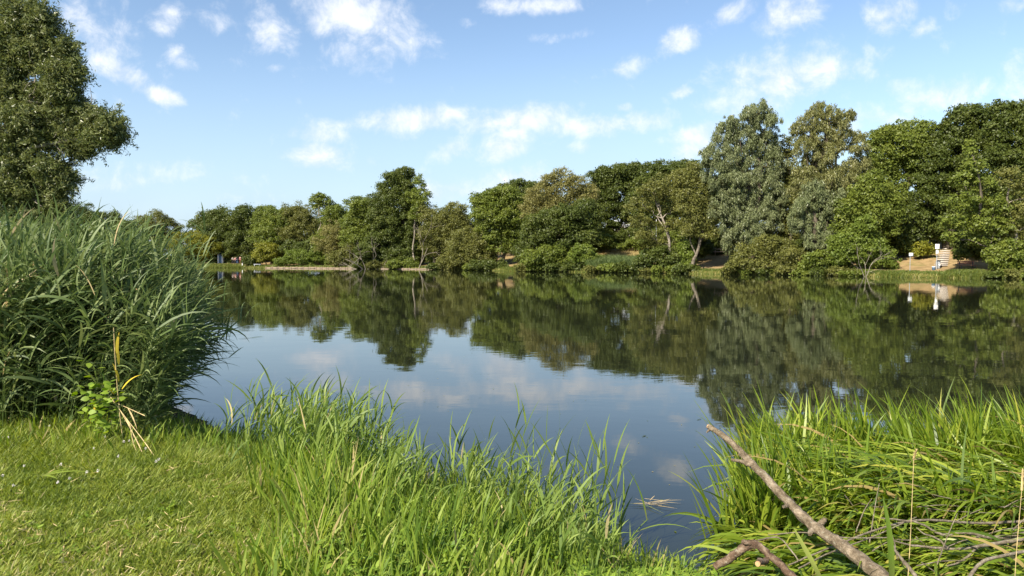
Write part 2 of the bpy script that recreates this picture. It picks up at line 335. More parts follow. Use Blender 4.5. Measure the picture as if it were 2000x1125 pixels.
def axis(lo, hi, n, near, c):  # grid lines crowded round c
    t = np.linspace(-1, 1, n); k = np.sinh(t * 5.2) / math.sinh(5.2)
    return np.where(k < 0, c + k * (c - lo), c + k * (hi - c))
gx = axis(-900, 900, 420, 0, 0.0); gy = axis(-900, 1200, 460, 0, 6.0)
gy = np.sort(np.concatenate([gy, np.arange(70, 160, 1.0)])); gx = np.sort(np.concatenate([gx, np.arange(-70, 60, 1.1) + .037]))
GX, GY = np.meshgrid(gx, gy); GD = signed_dist(GX, GY); GZ = ground_z(GX, GY, GD)
ny_, nx_ = GX.shape; i, j = np.meshgrid(np.arange(ny_ - 1), np.arange(nx_ - 1), indexing='ij'); q = i * nx_ + j
mb = MB(); V = np.stack([GX, GY, GZ], -1).reshape(-1, 3)
dry = (ss(GY, 50, 65) * ss(GD, 1.8, 4.5)).ravel()        # the far meadow is sun-dried
mb.add(V, np.stack([q, q + 1, q + nx_ + 1, q + nx_], -1).reshape(-1, 4), dry, (ss(-GY, -30, -20) * ss(-GD, -1.3, -.5)).ravel())
gm, t, out = new_mat('ground_soil_and_grass'); g_ = t.new('ShaderNodeNewGeometry')
n1 = t.noise(g_.outputs['Position'], 1.3, 8, .65); n2 = t.noise(g_.outputs['Position'], 22, 6, .7); n3 = t.noise(g_.outputs['Position'], .25, 6, .6)
green = ramp(t, n2, [(.3, (.035, .055, .012)), (.5, (.075, .10, .022)), (.7, (.13, .13, .05))])
dryc = ramp(t, n1, [(.3, (.15, .115, .05)), (.5, (.28, .195, .095)), (.7, (.38, .27, .14))])
dryc = t.mix(t.math('MULTIPLY', t.sstep(n3, .5, .62), .5), dryc, (.16, .17, .05, 1))
c = t.mix(attr(t, 'rnd'), green, dryc); c = t.mix(t.math('MULTIPLY', attr(t, 'along'), .85), c, (.030, .024, .014, 1))
b = t.new('ShaderNodeBsdfPrincipled'); b.inputs['Roughness'].default_value = .95; b.inputs['Specular IOR Level'].default_value = .1
t.l.new(c, b.inputs['Base Color']); bp = t.new('ShaderNodeBump'); bp.inputs['Distance'].default_value = .03; t.l.new(n2, bp.inputs['Height']); t.l.new(bp.outputs[0], b.inputs['Normal'])
t.l.new(b.outputs[0], out.inputs[0])
tag(mb.build('ground', gm, smooth=True), kind='structure')

mb = MB(); wx = np.linspace(-120, 130, 26); wy = np.linspace(2, 175, 20); WX, WY = np.meshgrid(wx, wy)
i, j = np.meshgrid(np.arange(19), np.arange(25), indexing='ij'); q = i * 26 + j
mb.add(np.stack([WX, WY, WX * 0], -1).reshape(-1, 3), np.stack([q, q + 1, q + 27, q + 26], -1).reshape(-1, 4))
wm, t, out = new_mat('lake_water'); g_ = t.new('ShaderNodeNewGeometry')
mp = t.new('ShaderNodeMapping'); mp.inputs['Scale'].default_value = (.55, 1.0, 1); t.l.new(g_.outputs['Position'], mp.inputs[0])
big = t.noise(mp.outputs[0], .9, 3, .5, .4); small = t.noise(mp.outputs[0], 4.5, 3, .55, .3); patch = t.noise(g_.outputs['Position'], .06, 3, .5)
calm = t.sstep(patch, .42, .62, .35, 1.0)
hgt = t.math('ADD', t.math('MULTIPLY', big, .0026), t.math('MULTIPLY', t.math('MULTIPLY', small, calm), .0009))
bp = t.new('ShaderNodeBump'); bp.inputs['Strength'].default_value = 1; bp.inputs['Distance'].default_value = 1; t.l.new(hgt, bp.inputs['Height'])
b = t.new('ShaderNodeBsdfPrincipled'); b.inputs['Base Color'].default_value = (.014, .017, .009, 1); b.inputs['Roughness'].default_value = .018; b.inputs['IOR'].default_value = 1.58
t.l.new(bp.outputs[0], b.inputs['Normal']); t.l.new(b.outputs[0], out.inputs[0])
tag(mb.build('lake_water', wm), kind='structure')

# ------------------------------------------------------------------ trees
STY = dict(   # leaf length, half-width ratio, leaves per m2 of clump skin, clump radius, droop
    oak=(.29, .34, 46, .85, 0), green=(.28, .34, 46, .75, 0), bright=(.25, .36, 48, .6, 0), olive=(.24, .32, 46, .7, 0), brown=(.23, .32, 38, .7, 0),
    yellow=(.26, .36, 36, .6, 0), silver=(.30, .17, 72, .95, 1), goldw=(.29, .17, 60, .9, 1))
def crown_mesh(lobes, style, g, sparse=1.0, lscale=1.0, cl=None):
    ll, asp, dn, cr, droop = STY[style]; ll *= lscale; cr = cr if cl is None else cl
    mb = MB(); C = np.array([l[0] for l in lobes]); Rr = np.array([l[1] for l in lobes])
    for c, r in zip(C, Rr):
        area = 4 * math.pi * ((r[0] * r[1]) ** 1.6 / 3 + (r[0] * r[2]) ** 1.6 / 3 + (r[1] * r[2]) ** 1.6 / 3) ** (1 / 1.6)
        crl = min(cr, .5 * min(r)); ns = max(10, int(area / (crl * crl) * 1.0 * sparse)); d = unit(ns, g)
        fac = 1 - .45 * g.random(ns) ** 1.6
        lump = 1 + .16 * np.sin(d[:, 0] * 5 + c[0]) * np.sin(d[:, 2] * 6 + c[2]) + .16 * g.normal(size=ns)
        sc = c + d * r * (fac * lump)[:, None] * .98
        k = np.min([np.sum(((sc - c2) / r2) ** 2, 1) if (c2 is not c) else np.full(ns, 9.) for c2, r2 in zip(C, Rr)], 0) if len(C) > 1 else np.full(ns, 9.)
        keep = (k > .38); sc = sc[keep]; ns = len(sc)
        if not ns: continue
        rs = crl * (.40 + .95 * g.random(ns)); cnt = np.maximum(4, (4 * math.pi * rs ** 2 * dn * .34 / (lscale ** 2)).astype(int))
        idx = np.repeat(np.arange(ns), cnt); N = len(idx); dd = unit(N, g); dd[:, 2] = np.where(dd[:, 2] < -.5, -dd[:, 2] * .8, dd[:, 2])
        shade = g.random(ns); rnd = np.clip(.30 + .35 * shade[idx] + .30 * (g.random(N) - .35), 0, 1)
        if droop:
            h = g.random(N) ** .8; pos = sc[idx] + dd * rs[idx][:, None] * np.array([.75, .75, .6]) * (.4 + .6 * g.random(N))[:, None]
            pos[:, 2] -= h * rs[idx] * 1.1
            al = np.stack([g.normal(size=N) * .45 + dd[:, 0] * .5, g.normal(size=N) * .45 + dd[:, 1] * .5, -np.ones(N)], -1)
            leaf_tris(mb, pos, dd + .8 * g.normal(size=(N, 3)), ll * (.6 + .7 * g.random(N)), asp, rnd, g, al)
        else:
            pos = sc[idx] + dd * rs[idx][:, None] * np.array([1.08, 1.08, .88]) * ((.50 + .6 * g.random(N)) * np.where(g.random(N) > .93, 1.5, 1.))[:, None]
            leaf_tris(mb, pos, dd + .75 * g.normal(size=(N, 3)) + np.array([0, -.1, .2]), ll * (.55 + .8 * g.random(N)), asp, rnd, g)
    return mb
def wiggle(a, b, g, k=6, amp=.06):
    a = np.asarray(a, float); b = np.asarray(b, float); L = np.linalg.norm(b - a); t = np.linspace(0, 1, k)[:, None]
    off = g.normal(size=(k, 3)) * amp * L; off[0] = off[-1] = 0; return smooth_path(a + (b - a) * t + off * .5, 3)
def limbs(mb, base, top, r0, targets, g, amp=.05):
    tr = wiggle(base, top, g, 6, amp); n = len(tr); tube(mb, tr, np.linspace(r0, r0 * .35, n), 8, .5, .06)
    for tg in targets:
        tg = np.asarray(tg, float); k = int(n * (.25 + .6 * g.random())); s = tr[k]
        if tg[2] < s[2]: k = int(n * .2); s = tr[k]
        tube(mb, wiggle(s, tg, g, 5, .09), np.linspace(r0 * .38, r0 * .06, 13), 5, .5, .05)
        for _ in range(2):
            e = tg + g.normal(size=3) * min(.6, np.linalg.norm(tg - s) * .08); m_ = s + (tg - s) * (.45 + .4 * g.random())
            tube(mb, wiggle(m_, e, g, 4, .1), np.linspace(r0 * .14, r0 * .03, 10), 4, .5)
def bare_branches(mb, p, d, L, r, depth, g, spread=.6, up=.15):
    d = d / np.linalg.norm(d); n = 5; pts = [p]; dd = d.copy()
    for _ in range(n):
        dd = dd + g.normal(size=3) * .13 + np.array([0, 0, up * .1]); dd /= np.linalg.norm(dd); pts.append(pts[-1] + dd * L / n)
    tube(mb, pts, np.linspace(r, r * .5, n + 1), 5, .5)
    if depth:
        for k in range(2 + (g.random() < .6)):
            a = pts[int(2 + 3.99 * g.random() * .75)] if k else pts[-1]
            bare_branches(mb, a, dd + g.normal(size=3) * spread, L * (.5 + .25 * g.random()), r * .5, depth - 1, g, spread, up)
SEED = [100]
def tree(name, label, style, base_px, off, lobes, cat='tree', trunk=True, sparse=1.0, bark='bark', group=None, r0=.28, lscale=1.0, cl=None, base=None, trunk_top=None, D=None):
    SEED[0] += 1; g = np.random.default_rng(SEED[0]); D = D or shoreD(base_px) + off
    W = []
    for l in lobes:
        x, y, rx, ry = l[:4]; k = D / F; rd = .8 * min(rx, ry * 1.3) * k + .2
        dz = l[4] if len(l) > 4 else (g.random() - .5) * .7 * rx * k
        W.append((P(x, y, D + dz), np.array([rx * k, rd, ry * k]) * .93))
    if base is None:
        bx = P(base_px, 500, D); base = np.array([bx[0], D, gz(bx[0], D) - .1])
    e = empty(name, base, label, cat, group)
    crown_mesh(W, style, g, sparse, lscale, cl).build('foliage' if cat == 'bush' else 'crown', M[style], e)
    if trunk:
        hi = sorted(W, key=lambda q_: -q_[0][2]); top = hi[0][0] if trunk_top is None else trunk_top
        tm = MB(); limbs(tm, base, top, r0, [q_[0] - np.array([0, 0, .25]) * q_[1] for q_ in W if q_ is not hi[0]][:14], g); tm.build('trunk', M[bark], e, smooth=True)
    return e

FB = 'trees along the far bank'
# --- far left corner, seen over the reeds
tree('broadleaf_tree', 'low dark tree showing above the reed tips between the willow and the lake', 'olive', 300, 10, [(275, 447, 28, 24), (305, 437, 30, 24), (330, 450, 24, 22), (290, 475, 50, 30)], group=FB, D=165)
tree('broadleaf_tree', 'dull green tree just right of the near willow, low over the reeds', 'oak', 180, 10, [(150, 432, 40, 30), (195, 440, 40, 28), (235, 452, 34, 24), (180, 470, 70, 30), (100, 440, 40, 40)], group=FB, D=150)
tree('yellow_shrub', 'orange-yellow shrub at the right-hand tip of the reed bed', 'yellow', 395, 6, [(385, 478, 26, 24), (405, 485, 22, 20), (360, 480, 30, 30), (375, 500, 40, 14)], cat='bush', group='shrubs along the far bank', trunk=False)
# --- wooded corner on the left
tree('broadleaf_tree', 'dark tree standing over the booth and the people, leftmost of the wood', 'oak', 440, 12, [(425, 432, 26, 22), (440, 452, 38, 30), (418, 465, 28, 26), (455, 476, 34, 22), (438, 489, 22, 12)], group=FB)
tree('broadleaf_tree', 'round dark crown second in the wood, right of the people', 'oak', 485, 14, [(478, 428, 34, 26), (495, 455, 38, 30), (470, 470, 30, 28), (485, 489, 34, 16)], group=FB)
tree('broadleaf_tree', 'mid green round crown above the yellow-green dome bush', 'green', 530, 12, [(525, 428, 32, 24), (550, 438, 34, 32), (530, 460, 40, 30), (552, 478, 36, 26)], group=FB)
tree('broadleaf_tree', 'olive brown crown left of the thin topped tree', 'olive', 590, 12, [(578, 425, 30, 24), (600, 432, 26, 28), (585, 458, 42, 32), (605, 480, 40, 26)], group=FB)
tree('slender_tree', 'thin pale stemmed tree with a small round tuft above the wood', 'green', 626, 9, [(616, 396, 15, 12), (632, 394, 16, 12), (624, 388, 14, 9)], group=FB, sparse=.55, bark='palebark', r0=.16, cl=.5, D=149)
tree('broadleaf_tree', 'light green tree just right of the thin topped tree', 'green', 660, 12, [(655, 424, 27, 26), (672, 440, 28, 32), (655, 462, 36, 32), (680, 478, 32, 30), (640, 478, 40, 26)], group=FB)
tree('willow_shrub', 'yellowish willow scrub beneath the light green tree', 'brown', 655, 5, [(650, 455, 22, 22), (640, 480, 24, 18), (668, 470, 24, 24)], cat='bush', group='shrubs along the far bank', sparse=.8)
tree('dome_bush', 'yellow-green dome shaped bush with a dark hollow beneath, beside the water', 'yellow', 520, 5, [(520, 492, 23, 15), (508, 500, 17, 11), (533, 501, 15, 10), (520, 484, 14, 9)], cat='bush', group='shrubs along the far bank', r0=.12)
tree('low_bush', 'small dark green bush behind the white post', 'oak', 488, 3, [(485, 509, 13, 10), (498, 511, 10, 8)], cat='bush', group='shrubs along the far bank', trunk=False)
tree('bramble_bush', 'long low bright green bramble bank above the timber edging', 'bright', 600, 3.5, [(565, 509, 16, 9), (590, 505, 20, 12), (615, 502, 20, 13), (637, 506, 16, 12), (548, 512, 14, 8), (575, 497, 20, 10)], cat='bush', group='shrubs along the far bank', trunk=False, lscale=.8)
tree('scrub_bush', 'dark shrubbery behind the bramble bank', 'oak', 595, 7, [(570, 488, 24, 14), (600, 486, 26, 14), (625, 488, 22, 14)], cat='bush', group='shrubs along the far bank', trunk=False)
tree('grey_willow_bush', 'grey-green rounded willow bush where the timber edging breaks', 'olive', 668, 1.5, [(660, 505, 18, 15), (676, 500, 18, 20), (688, 510, 16, 14)], cat='bush', group='shrubs along the far bank', trunk=False)
# --- the tall tree and its neighbours
tree('broadleaf_tree', 'bright green tree on the left shoulder of the tallest left hand tree', 'green', 710, 6, [(703, 402, 24, 18), (725, 415, 28, 24), (695, 432, 26, 24), (720, 450, 34, 30), (700, 472, 32, 28), (735, 482, 34, 26)], group=FB)
tree('tall_tree', 'tallest tree of the left half, narrow dark crown rising above the wood', 'oak', 785, 5, [(787, 343, 20, 15), (766, 350, 16, 14), (762, 372, 24, 18), (790, 372, 25, 22), (748, 392, 25, 20), (775, 402, 36, 28), (805, 405, 22, 24), (750, 425, 34, 24), (795, 440, 32, 30), (765, 455, 40, 26), (745, 476, 30, 18)], group=FB, r0=.45)
tree('wispy_tree', 'thin wispy crown with bare twigs on the right of the tallest left hand tree', 'green', 812, 3, [(818, 362, 15, 16), (808, 385, 16, 16), (826, 392, 16, 18), (815, 418, 18, 16)], group=FB, sparse=.5, cl=.5, bark='palebark', r0=.2)
tree('overhanging_bush', 'dark bush overhanging the water under the tallest left hand tree', 'oak', 750, 1.5, [(722, 505, 24, 14), (745, 500, 26, 12), (770, 505, 26, 14), (795, 508, 20, 12), (708, 512, 14, 9), (715, 492, 24, 14), (798, 488, 26, 18)], cat='bush', group='shrubs along the far bank', trunk=False)
tree('broadleaf_tree', 'grey-green thin crowned tree right of the bare dead stem', 'olive', 850, 4, [(842, 425, 24, 20), (860, 440, 24, 26), (840, 460, 26, 26), (866, 474, 24, 26), (846, 488, 24, 16)], group=FB, sparse=.85)
tree('broadleaf_tree', 'conical olive tree left of the bright rounded tree in the middle', 'olive', 890, 6, [(892, 410, 22, 16), (885, 432, 28, 22), (905, 450, 30, 26), (880, 462, 30, 26)], group=FB)
tree('round_bush', 'large grey-olive dome of willow scrub touching the water, left of the meadow gap', 'olive', 915, 1, [(905, 488, 34, 28), (935, 492, 30, 26), (915, 466, 30, 22), (950, 508, 20, 16), (880, 508, 22, 16), (920, 512, 30, 12)], cat='bush', group='shrubs along the far bank', trunk=False)
tree('broadleaf_tree', 'bright green rounded tree in the middle, left of the brown crowned tree', 'green', 975, 7, [(945, 398, 26, 20), (972, 392, 30, 24), (1000, 390, 26, 22), (955, 425, 32, 28), (990, 425, 34, 30), (965, 455, 36, 26), (1000, 462, 30, 24), (985, 482, 28, 15)], group=FB, r0=.35)
tree('broadleaf_tree', 'dark tree top peeping over the bright rounded tree in the middle', 'oak', 1010, 20, [(965, 384, 18, 12), (990, 373, 22, 15), (1022, 366, 26, 17), (1045, 375, 26, 22), (1010, 395, 50, 24), (1010, 430, 60, 40)], group=FB)
tree('brown_crowned_tree', 'wide tree with a brownish thinning crown in the middle of the far bank', 'brown', 1090, 7, [(1100, 350, 26, 18), (1075, 356, 20, 16), (1125, 362, 24, 20), (1148, 376, 20, 20), (1055, 382, 28, 22), (1095, 380, 34, 24), (1130, 392, 30, 22), (1040, 405, 26, 24), (1075, 412, 34, 26)], group=FB, r0=.42, sparse=.85)
tree('broadleaf_tree', 'deep green spreading tree below the brown crown, leaning over the water', 'oak', 1090, 3, [(1110, 425, 36, 26), (1145, 420, 26, 28), (1070, 440, 32, 26), (1040, 450, 26, 26), (1095, 462, 36, 26), (1140, 462, 30, 24), (1050, 480, 32, 22), (1110, 490, 30, 20)], group=FB, r0=.35)
tree('overhanging_bush', 'mid green bush dipping into the water right of the meadow gap', 'green', 1075, .8, [(1045, 504, 24, 18), (1075, 500, 28, 20), (1100, 508, 26, 16), (1055, 518, 26, 9), (1090, 519, 22, 9)], cat='bush', group='shrubs along the far bank', trunk=False)
tree('bramble_bush', 'bright green bramble mound sloping to the water left of the reeds', 'bright', 1150, 2, [(1128, 500, 20, 14), (1150, 506, 20, 14), (1140, 490, 18, 12), (1168, 513, 14, 10)], cat='bush', group='shrubs along the far bank', trunk=False, lscale=.8)
tree('broadleaf_tree', 'dark broad tree right of the brown crowned tree, above the meadow fence', 'oak', 1200, 22, [(1180, 345, 26, 17), (1215, 340, 28, 20), (1240, 335, 20, 16), (1170, 372, 24, 24), (1205, 372, 32, 26), (1238, 368, 24, 28), (1185, 408, 34, 28), (1232, 412, 24, 28), (1175, 445, 30, 28), (1182, 472, 26, 16)], group=FB, r0=.4)
tree('broadleaf_tree', 'dark tree top behind the leaning alder', 'oak', 1285, 22, [(1270, 338, 18, 18), (1292, 332, 18, 15), (1330, 328, 24, 14), (1275, 365, 30, 28), (1310, 360, 40, 30), (1255, 395, 28, 32), (1300, 400, 40, 30), (1255, 452, 24, 34), (1350, 340, 22, 22)], group=FB)
tree('hedge_bush', 'ivy green bush at the foot of the dark broad tree by the meadow fence', 'green', 1215, 17, [(1190, 480, 18, 8), (1215, 482, 16, 7), (1180, 468, 16, 12), (1240, 475, 20, 12)], cat='bush', group='shrubs along the far bank', trunk=False)
tree('alder_tree', 'thin olive alder with a leaning trunk and bare grey limbs', 'olive', 1330, 3, [(1280, 372, 30, 20), (1312, 362, 28, 20), (1255, 398, 26, 18), (1320, 395, 28, 22), (1250, 432, 24, 14), (1265, 460, 30, 12), (1305, 440, 24, 14), (1290, 472, 26, 12)], group=FB, sparse=.6, bark='deadwood', r0=.24, trunk_top=P(1275, 375, shoreD(1330) + 3))
tree('alder_tree', 'dark olive alder on a stout leaning trunk left of the silver willow', 'olive', 1352, 1.2, [(1348, 345, 26, 22), (1368, 375, 24, 30), (1345, 400, 28, 26), (1375, 425, 24, 26), (1350, 440, 26, 22), (1385, 455, 18, 16), (1335, 370, 20, 24)], group=FB, r0=.28, sparse=.95, bark='midbark', trunk_top=P(1374, 440, shoreD(1352) + 1.2))
tree('thicket_bush', 'dark waterside thicket between the reeds and the two leaning trunks', 'oak', 1295, 1.5, [(1270, 505, 24, 16), (1300, 500, 26, 20), (1322, 508, 18, 18), (1285, 518, 28, 10), (1255, 512, 16, 12)], cat='bush', group='shrubs along the far bank', trunk=False)
tree('thicket_bush', 'bright bush between the two leaning trunks', 'bright', 1340, 3, [(1338, 490, 16, 18), (1345, 508, 14, 12), (1330, 512, 12, 12)], cat='bush', group='shrubs along the far bank', trunk=False, lscale=.85)
# --- two big willows
tree('willow_tree', 'tall silvery willow, left of the two big willows', 'silver', 1465, 5, [(1483, 216, 26, 19), (1500, 240, 24, 24), (1462, 232, 20, 20), (1422, 240, 20, 16), (1412, 262, 22, 20), (1455, 268, 26, 26), (1495, 280, 26, 30), (1388, 300, 24, 20), (1425, 305, 28, 28), (1465, 320, 34, 30), (1512, 318, 22, 32), (1395, 340, 26, 28), (1435, 360, 34, 34), (1490, 368, 34, 36), (1520, 385, 20, 28), (1410, 390, 28, 30), (1450, 410, 34, 30), (1495, 425, 28, 28), (1425, 435, 26, 26), (1460, 450, 30, 26), (1430, 468, 20, 22), (1480, 468, 24, 20)], group=FB, r0=.6)
tree('willow_tree', 'tall willow with a thinner yellowish top, right of the two big willows', 'goldw', 1610, 6, [(1603, 213, 24, 14), (1625, 222, 22, 18), (1585, 232, 20, 18), (1655, 225, 16, 12), (1560, 250, 20, 12), (1645, 252, 26, 24), (1605, 262, 26, 26), (1570, 282, 20, 20), (1678, 278, 20, 24), (1635, 300, 34, 32), (1590, 315, 28, 28), (1680, 322, 22, 30), (1570, 345, 26, 26), (1620, 350, 32, 32), (1665, 360, 30, 28)], group=FB, r0=.6, sparse=1.05)
tree('willow_tree', 'lower silvery willow boughs hanging below the right hand willow', 'silver', 1590, 3.5, [(1590, 375, 26, 28), (1570, 400, 22, 24), (1605, 405, 24, 26), (1630, 425, 24, 28), (1590, 435, 26, 26), (1615, 460, 24, 22), (1555, 425, 18, 22), (1590, 468, 20, 16), (1640, 395, 22, 26)], group=FB, r0=.4)
tree('broadleaf_tree', 'green tree filling the space between the right willow and the big dark trees', 'green', 1690, 7, [(1680, 390, 26, 30), (1705, 370, 28, 34), (1660, 415, 26, 28), (1700, 425, 32, 30), (1735, 400, 28, 34), (1670, 445, 28, 24), (1725, 448, 28, 24)], group=FB)
tree('broadleaf_tree', 'brown-green tree in the notch between the two big willows', 'olive', 1535, 9, [(1535, 290, 16, 26), (1540, 330, 18, 26), (1540, 370, 20, 28), (1535, 410, 24, 30), (1540, 445, 24, 22)], group=FB, sparse=.8)
tree('waterside_bush', 'wide dark olive bush at the water below the silvery willow', 'olive', 1500, 1.2, [(1470, 500, 34, 20), (1510, 490, 36, 24), (1545, 503, 32, 20), (1490, 518, 40, 12), (1440, 515, 22, 12), (1550, 520, 34, 11), (1500, 475, 26, 16)], cat='bush', group='shrubs along the far bank', trunk=False)
tree('waterside_bush', 'green bush at the water below the right hand willow', 'green', 1610, 1.5, [(1595, 508, 24, 16), (1625, 512, 22, 14), (1580, 520, 20, 10), (1640, 522, 26, 8)], cat='bush', group='shrubs along the far bank', trunk=False)
tree('elder_bush', 'tall bright green bush behind the hanging dead branches', 'bright', 1680, 3, [(1650, 480, 26, 22), (1680, 465, 26, 24), (1705, 485, 26, 24), (1670, 500, 28, 20), (1640, 505, 20, 16), (1700, 508, 24, 16), (1728, 505, 20, 18), (1690, 440, 20, 16), (1742, 517, 14, 9)], cat='bush', group='shrubs along the far bank', trunk=False, lscale=.9)
# --- right hand wood
tree('broadleaf_tree', 'fresh green high crowned tree behind the right hand willow', 'green', 1765, 16, [(1772, 256, 34, 18), (1800, 262, 24, 20), (1738, 270, 26, 20), (1760, 290, 34, 26), (1800, 295, 28, 24), (1725, 305, 26, 28), (1762, 330, 30, 26), (1798, 345, 24, 26), (1728, 350, 26, 26), (1710, 275, 18, 16), (1745, 385, 26, 26), (1700, 330, 22, 34)], group=FB, r0=.5, sparse=.9)
tree('broadleaf_tree', 'dark young tree behind the sandy clearing', 'oak', 1765, 13, [(1765, 460, 22, 18), (1750, 475, 20, 20), (1780, 478, 24, 18), (1765, 488, 26, 10), (1785, 430, 26, 30), (1745, 435, 26, 26)], group=FB)
tree('massive_dark_tree', 'huge dark crowned tree on the right, its left flank over the clearing', 'oak', 1850, 17, [(1895, 222, 34, 18), (1865, 240, 28, 22), (1925, 235, 30, 22), (1845, 268, 24, 26), (1885, 275, 36, 28), (1930, 275, 34, 28), (1830, 310, 28, 28), (1870, 320, 36, 30), (1920, 325, 36, 32), (1815, 350, 26, 28), (1855, 370, 36, 30), (1905, 375, 36, 30), (1805, 392, 28, 28), (1845, 415, 34, 30), (1890, 425, 34, 28), (1815, 440, 28, 26), (1835, 462, 22, 14), (1870, 462, 30, 18)], group=FB, r0=.7)
tree('massive_dark_tree', 'dark spreading tree cut by the right edge of the picture', 'oak', 1990, 14, [(1965, 218, 30, 17), (1998, 222, 34, 20), (1955, 250, 30, 26), (1995, 260, 36, 30), (2040, 250, 36, 34), (1970, 300, 34, 30), (2020, 310, 40, 34), (1965, 345, 34, 30), (2010, 365, 40, 34), (1970, 395, 34, 28), (2015, 420, 38, 34), (1975, 440, 30, 24), (2080, 300, 50, 60), (2080, 400, 50, 60)], group=FB, r0=.6)
tree('alder_tree', 'light green alder with a pale leaning trunk in front of the huge dark tree', 'green', 1935, 2.5, [(1893, 292, 12, 16), (1900, 325, 20, 20), (1880, 350, 22, 16), (1915, 365, 24, 20), (1875, 395, 26, 18), (1910, 405, 30, 20), (1945, 400, 22, 20), (1865, 432, 26, 14), (1905, 442, 30, 18), (1950, 440, 26, 18), (1860, 462, 22, 10), (1915, 472, 26, 14)], group=FB, sparse=.62, r0=.18, bark='midbark', cl=.6, trunk_top=P(1890, 285, shoreD(1935) + 2.5))
tree('alder_tree', 'thin alder at the right edge with an orange-lit trunk', 'olive', 1980, 4, [(1975, 350, 26, 20), (2005, 380, 26, 24), (1985, 415, 30, 18), (1975, 450, 26, 14), (2010, 455, 26, 20), (2030, 420, 26, 30)], group=FB, sparse=.6, r0=.2, bark='palebark', cl=.6)
tree('shade_bush', 'dark bush right of the steps, over the bench', 'oak', 1880, 6, [(1876, 494, 16, 12), (1893, 488, 20, 14), (1914, 492, 20, 14), (1882, 476, 18, 12), (1905, 475, 22, 14)], cat='bush', group='shrubs along the far bank', trunk=False)
tree('waterside_bush', 'green bush at the water in the right corner', 'green', 1965, 1.5, [(1950, 500, 22, 18), (1975, 495, 26, 22), (2000, 505, 28, 22), (1955, 520, 20, 14), (1985, 524, 24, 12), (2040, 500, 34, 30)], cat='bush', group='shrubs along the far bank', trunk=False)
tree('low_bush', 'yellowish bush left of the white signpost behind the clearing', 'yellow', 1805, 12, [(1802, 485, 16, 12), (1816, 490, 12, 9), (1795, 494, 14, 7)], cat='bush', group='shrubs along the far bank', trunk=False)
# --- trees filling the wood behind
BACK = [(420, 455, 60), (500, 450, 60), (580, 450, 60), (660, 455, 50), (740, 440, 60), (830, 455, 60), (900, 445, 50), (1060, 420, 60), (1130, 420, 60), (1390, 380, 45), (1440, 380, 60), (1530, 370, 60), (1620, 380, 60), (1700, 420, 60), (1900, 400, 70), (2000, 400, 70), (1820, 420, 50), (1350, 420, 50), (1290, 430, 50)]
BACK.sort()
for i_, (x, y, r) in enumerate(BACK):
    tree('woodland_tree', ORD[i_] + ' dark tree from the left in the wood behind the front row', 'oak', x, 30, [(x - r * .4, y, r * .55, r * .6), (x + r * .4, y + 5, r * .55, r * .6), (x, y + r * .7, r * .9, r * .5), (x, y - r * .2, r * .5, r * .5)], group='woodland behind the far bank', sparse=.6, lscale=1.5, cl=1.4)
UNDER = [(425, 497, 10), (470, 497, 10), (545, 492, 9), (640, 492, 8), (690, 488, 8), (730, 492, 9), (775, 490, 9), (820, 492, 8), (860, 495, 7), (900, 492, 8), (945, 488, 8), (1030, 488, 9), (1070, 480, 10), (1120, 478, 12), (1160, 470, 15), (1200, 462, 24), (1240, 462, 24), (1285, 475, 14), (1325, 470, 12), (1360, 478, 10), (1450, 480, 10), (1495, 470, 12), (1540, 470, 11), (1585, 475, 9), (1625, 470, 10), (1670, 465, 12), (1715, 470, 12), (1895, 476, 14), (1915, 475, 11), (1955, 470, 11), (1995, 475, 10), (2040, 475, 10)]
for i_, (x, y, o_) in enumerate(UNDER):
    tree('undergrowth_bush', (ORD[i_ % 16]) + (' dark undergrowth bush from the left, left half of the far wood' if i_ < 16 else ' dark undergrowth bush from the middle, right half of the far wood'), 'oak' if i_ % 3 else 'green', x, o_, [(x - 12, y, 20, 14), (x + 12, y + 2, 20, 14), (x, y - 12, 20, 14), (x, y + 14, 26, 10)], cat='bush', group='undergrowth in the far wood', trunk=False)
SCRUB = [705, 742, 780, 862, 892, 925, 955, 1032, 1066, 1098, 1165, 1200, 1238, 1272, 1306, 1332, 1428, 1462, 1498, 1535, 1572, 1606, 1640, 1672, 1950, 1985, 2025]
gs = np.random.default_rng(91)
for i_, x in enumerate(SCRUB):
    yw = 504 + EYE * F / shoreD(x); h_ = 5 + 5 * gs.random()
    lb = [(x + 20 * (gs.random() - .5) + q_, yw - 1 - h_ * (.5 + .6 * gs.random()), 11 + 6 * gs.random(), h_) for q_ in (-15, -3, 10, 20)]
    tree('waterline_scrub', (ORD[i_] + ' clump from the left of low scrub trailing in the far waterline') if i_ < 16 else (ORD[len(SCRUB) - 1 - i_] + ' clump from the right of low scrub trailing in the far waterline'), ('oak', 'olive', 'green')[i_ % 3], x, -.1, lb, cat='bush', group='scrub along the far waterline', trunk=False, cl=.45, lscale=.9)
for x in (1380, 1425):
    tree('shaded_bush', ('left' if x < 1400 else 'right') + ' hand dark bush closing the shady gap left of the silvery willow', 'oak', x, 16, [(x, 470, 30, 20), (x - 15, 486, 26, 12), (x + 15, 486, 26, 12)], cat='bush', group='bushes in the shady gap', trunk=False)

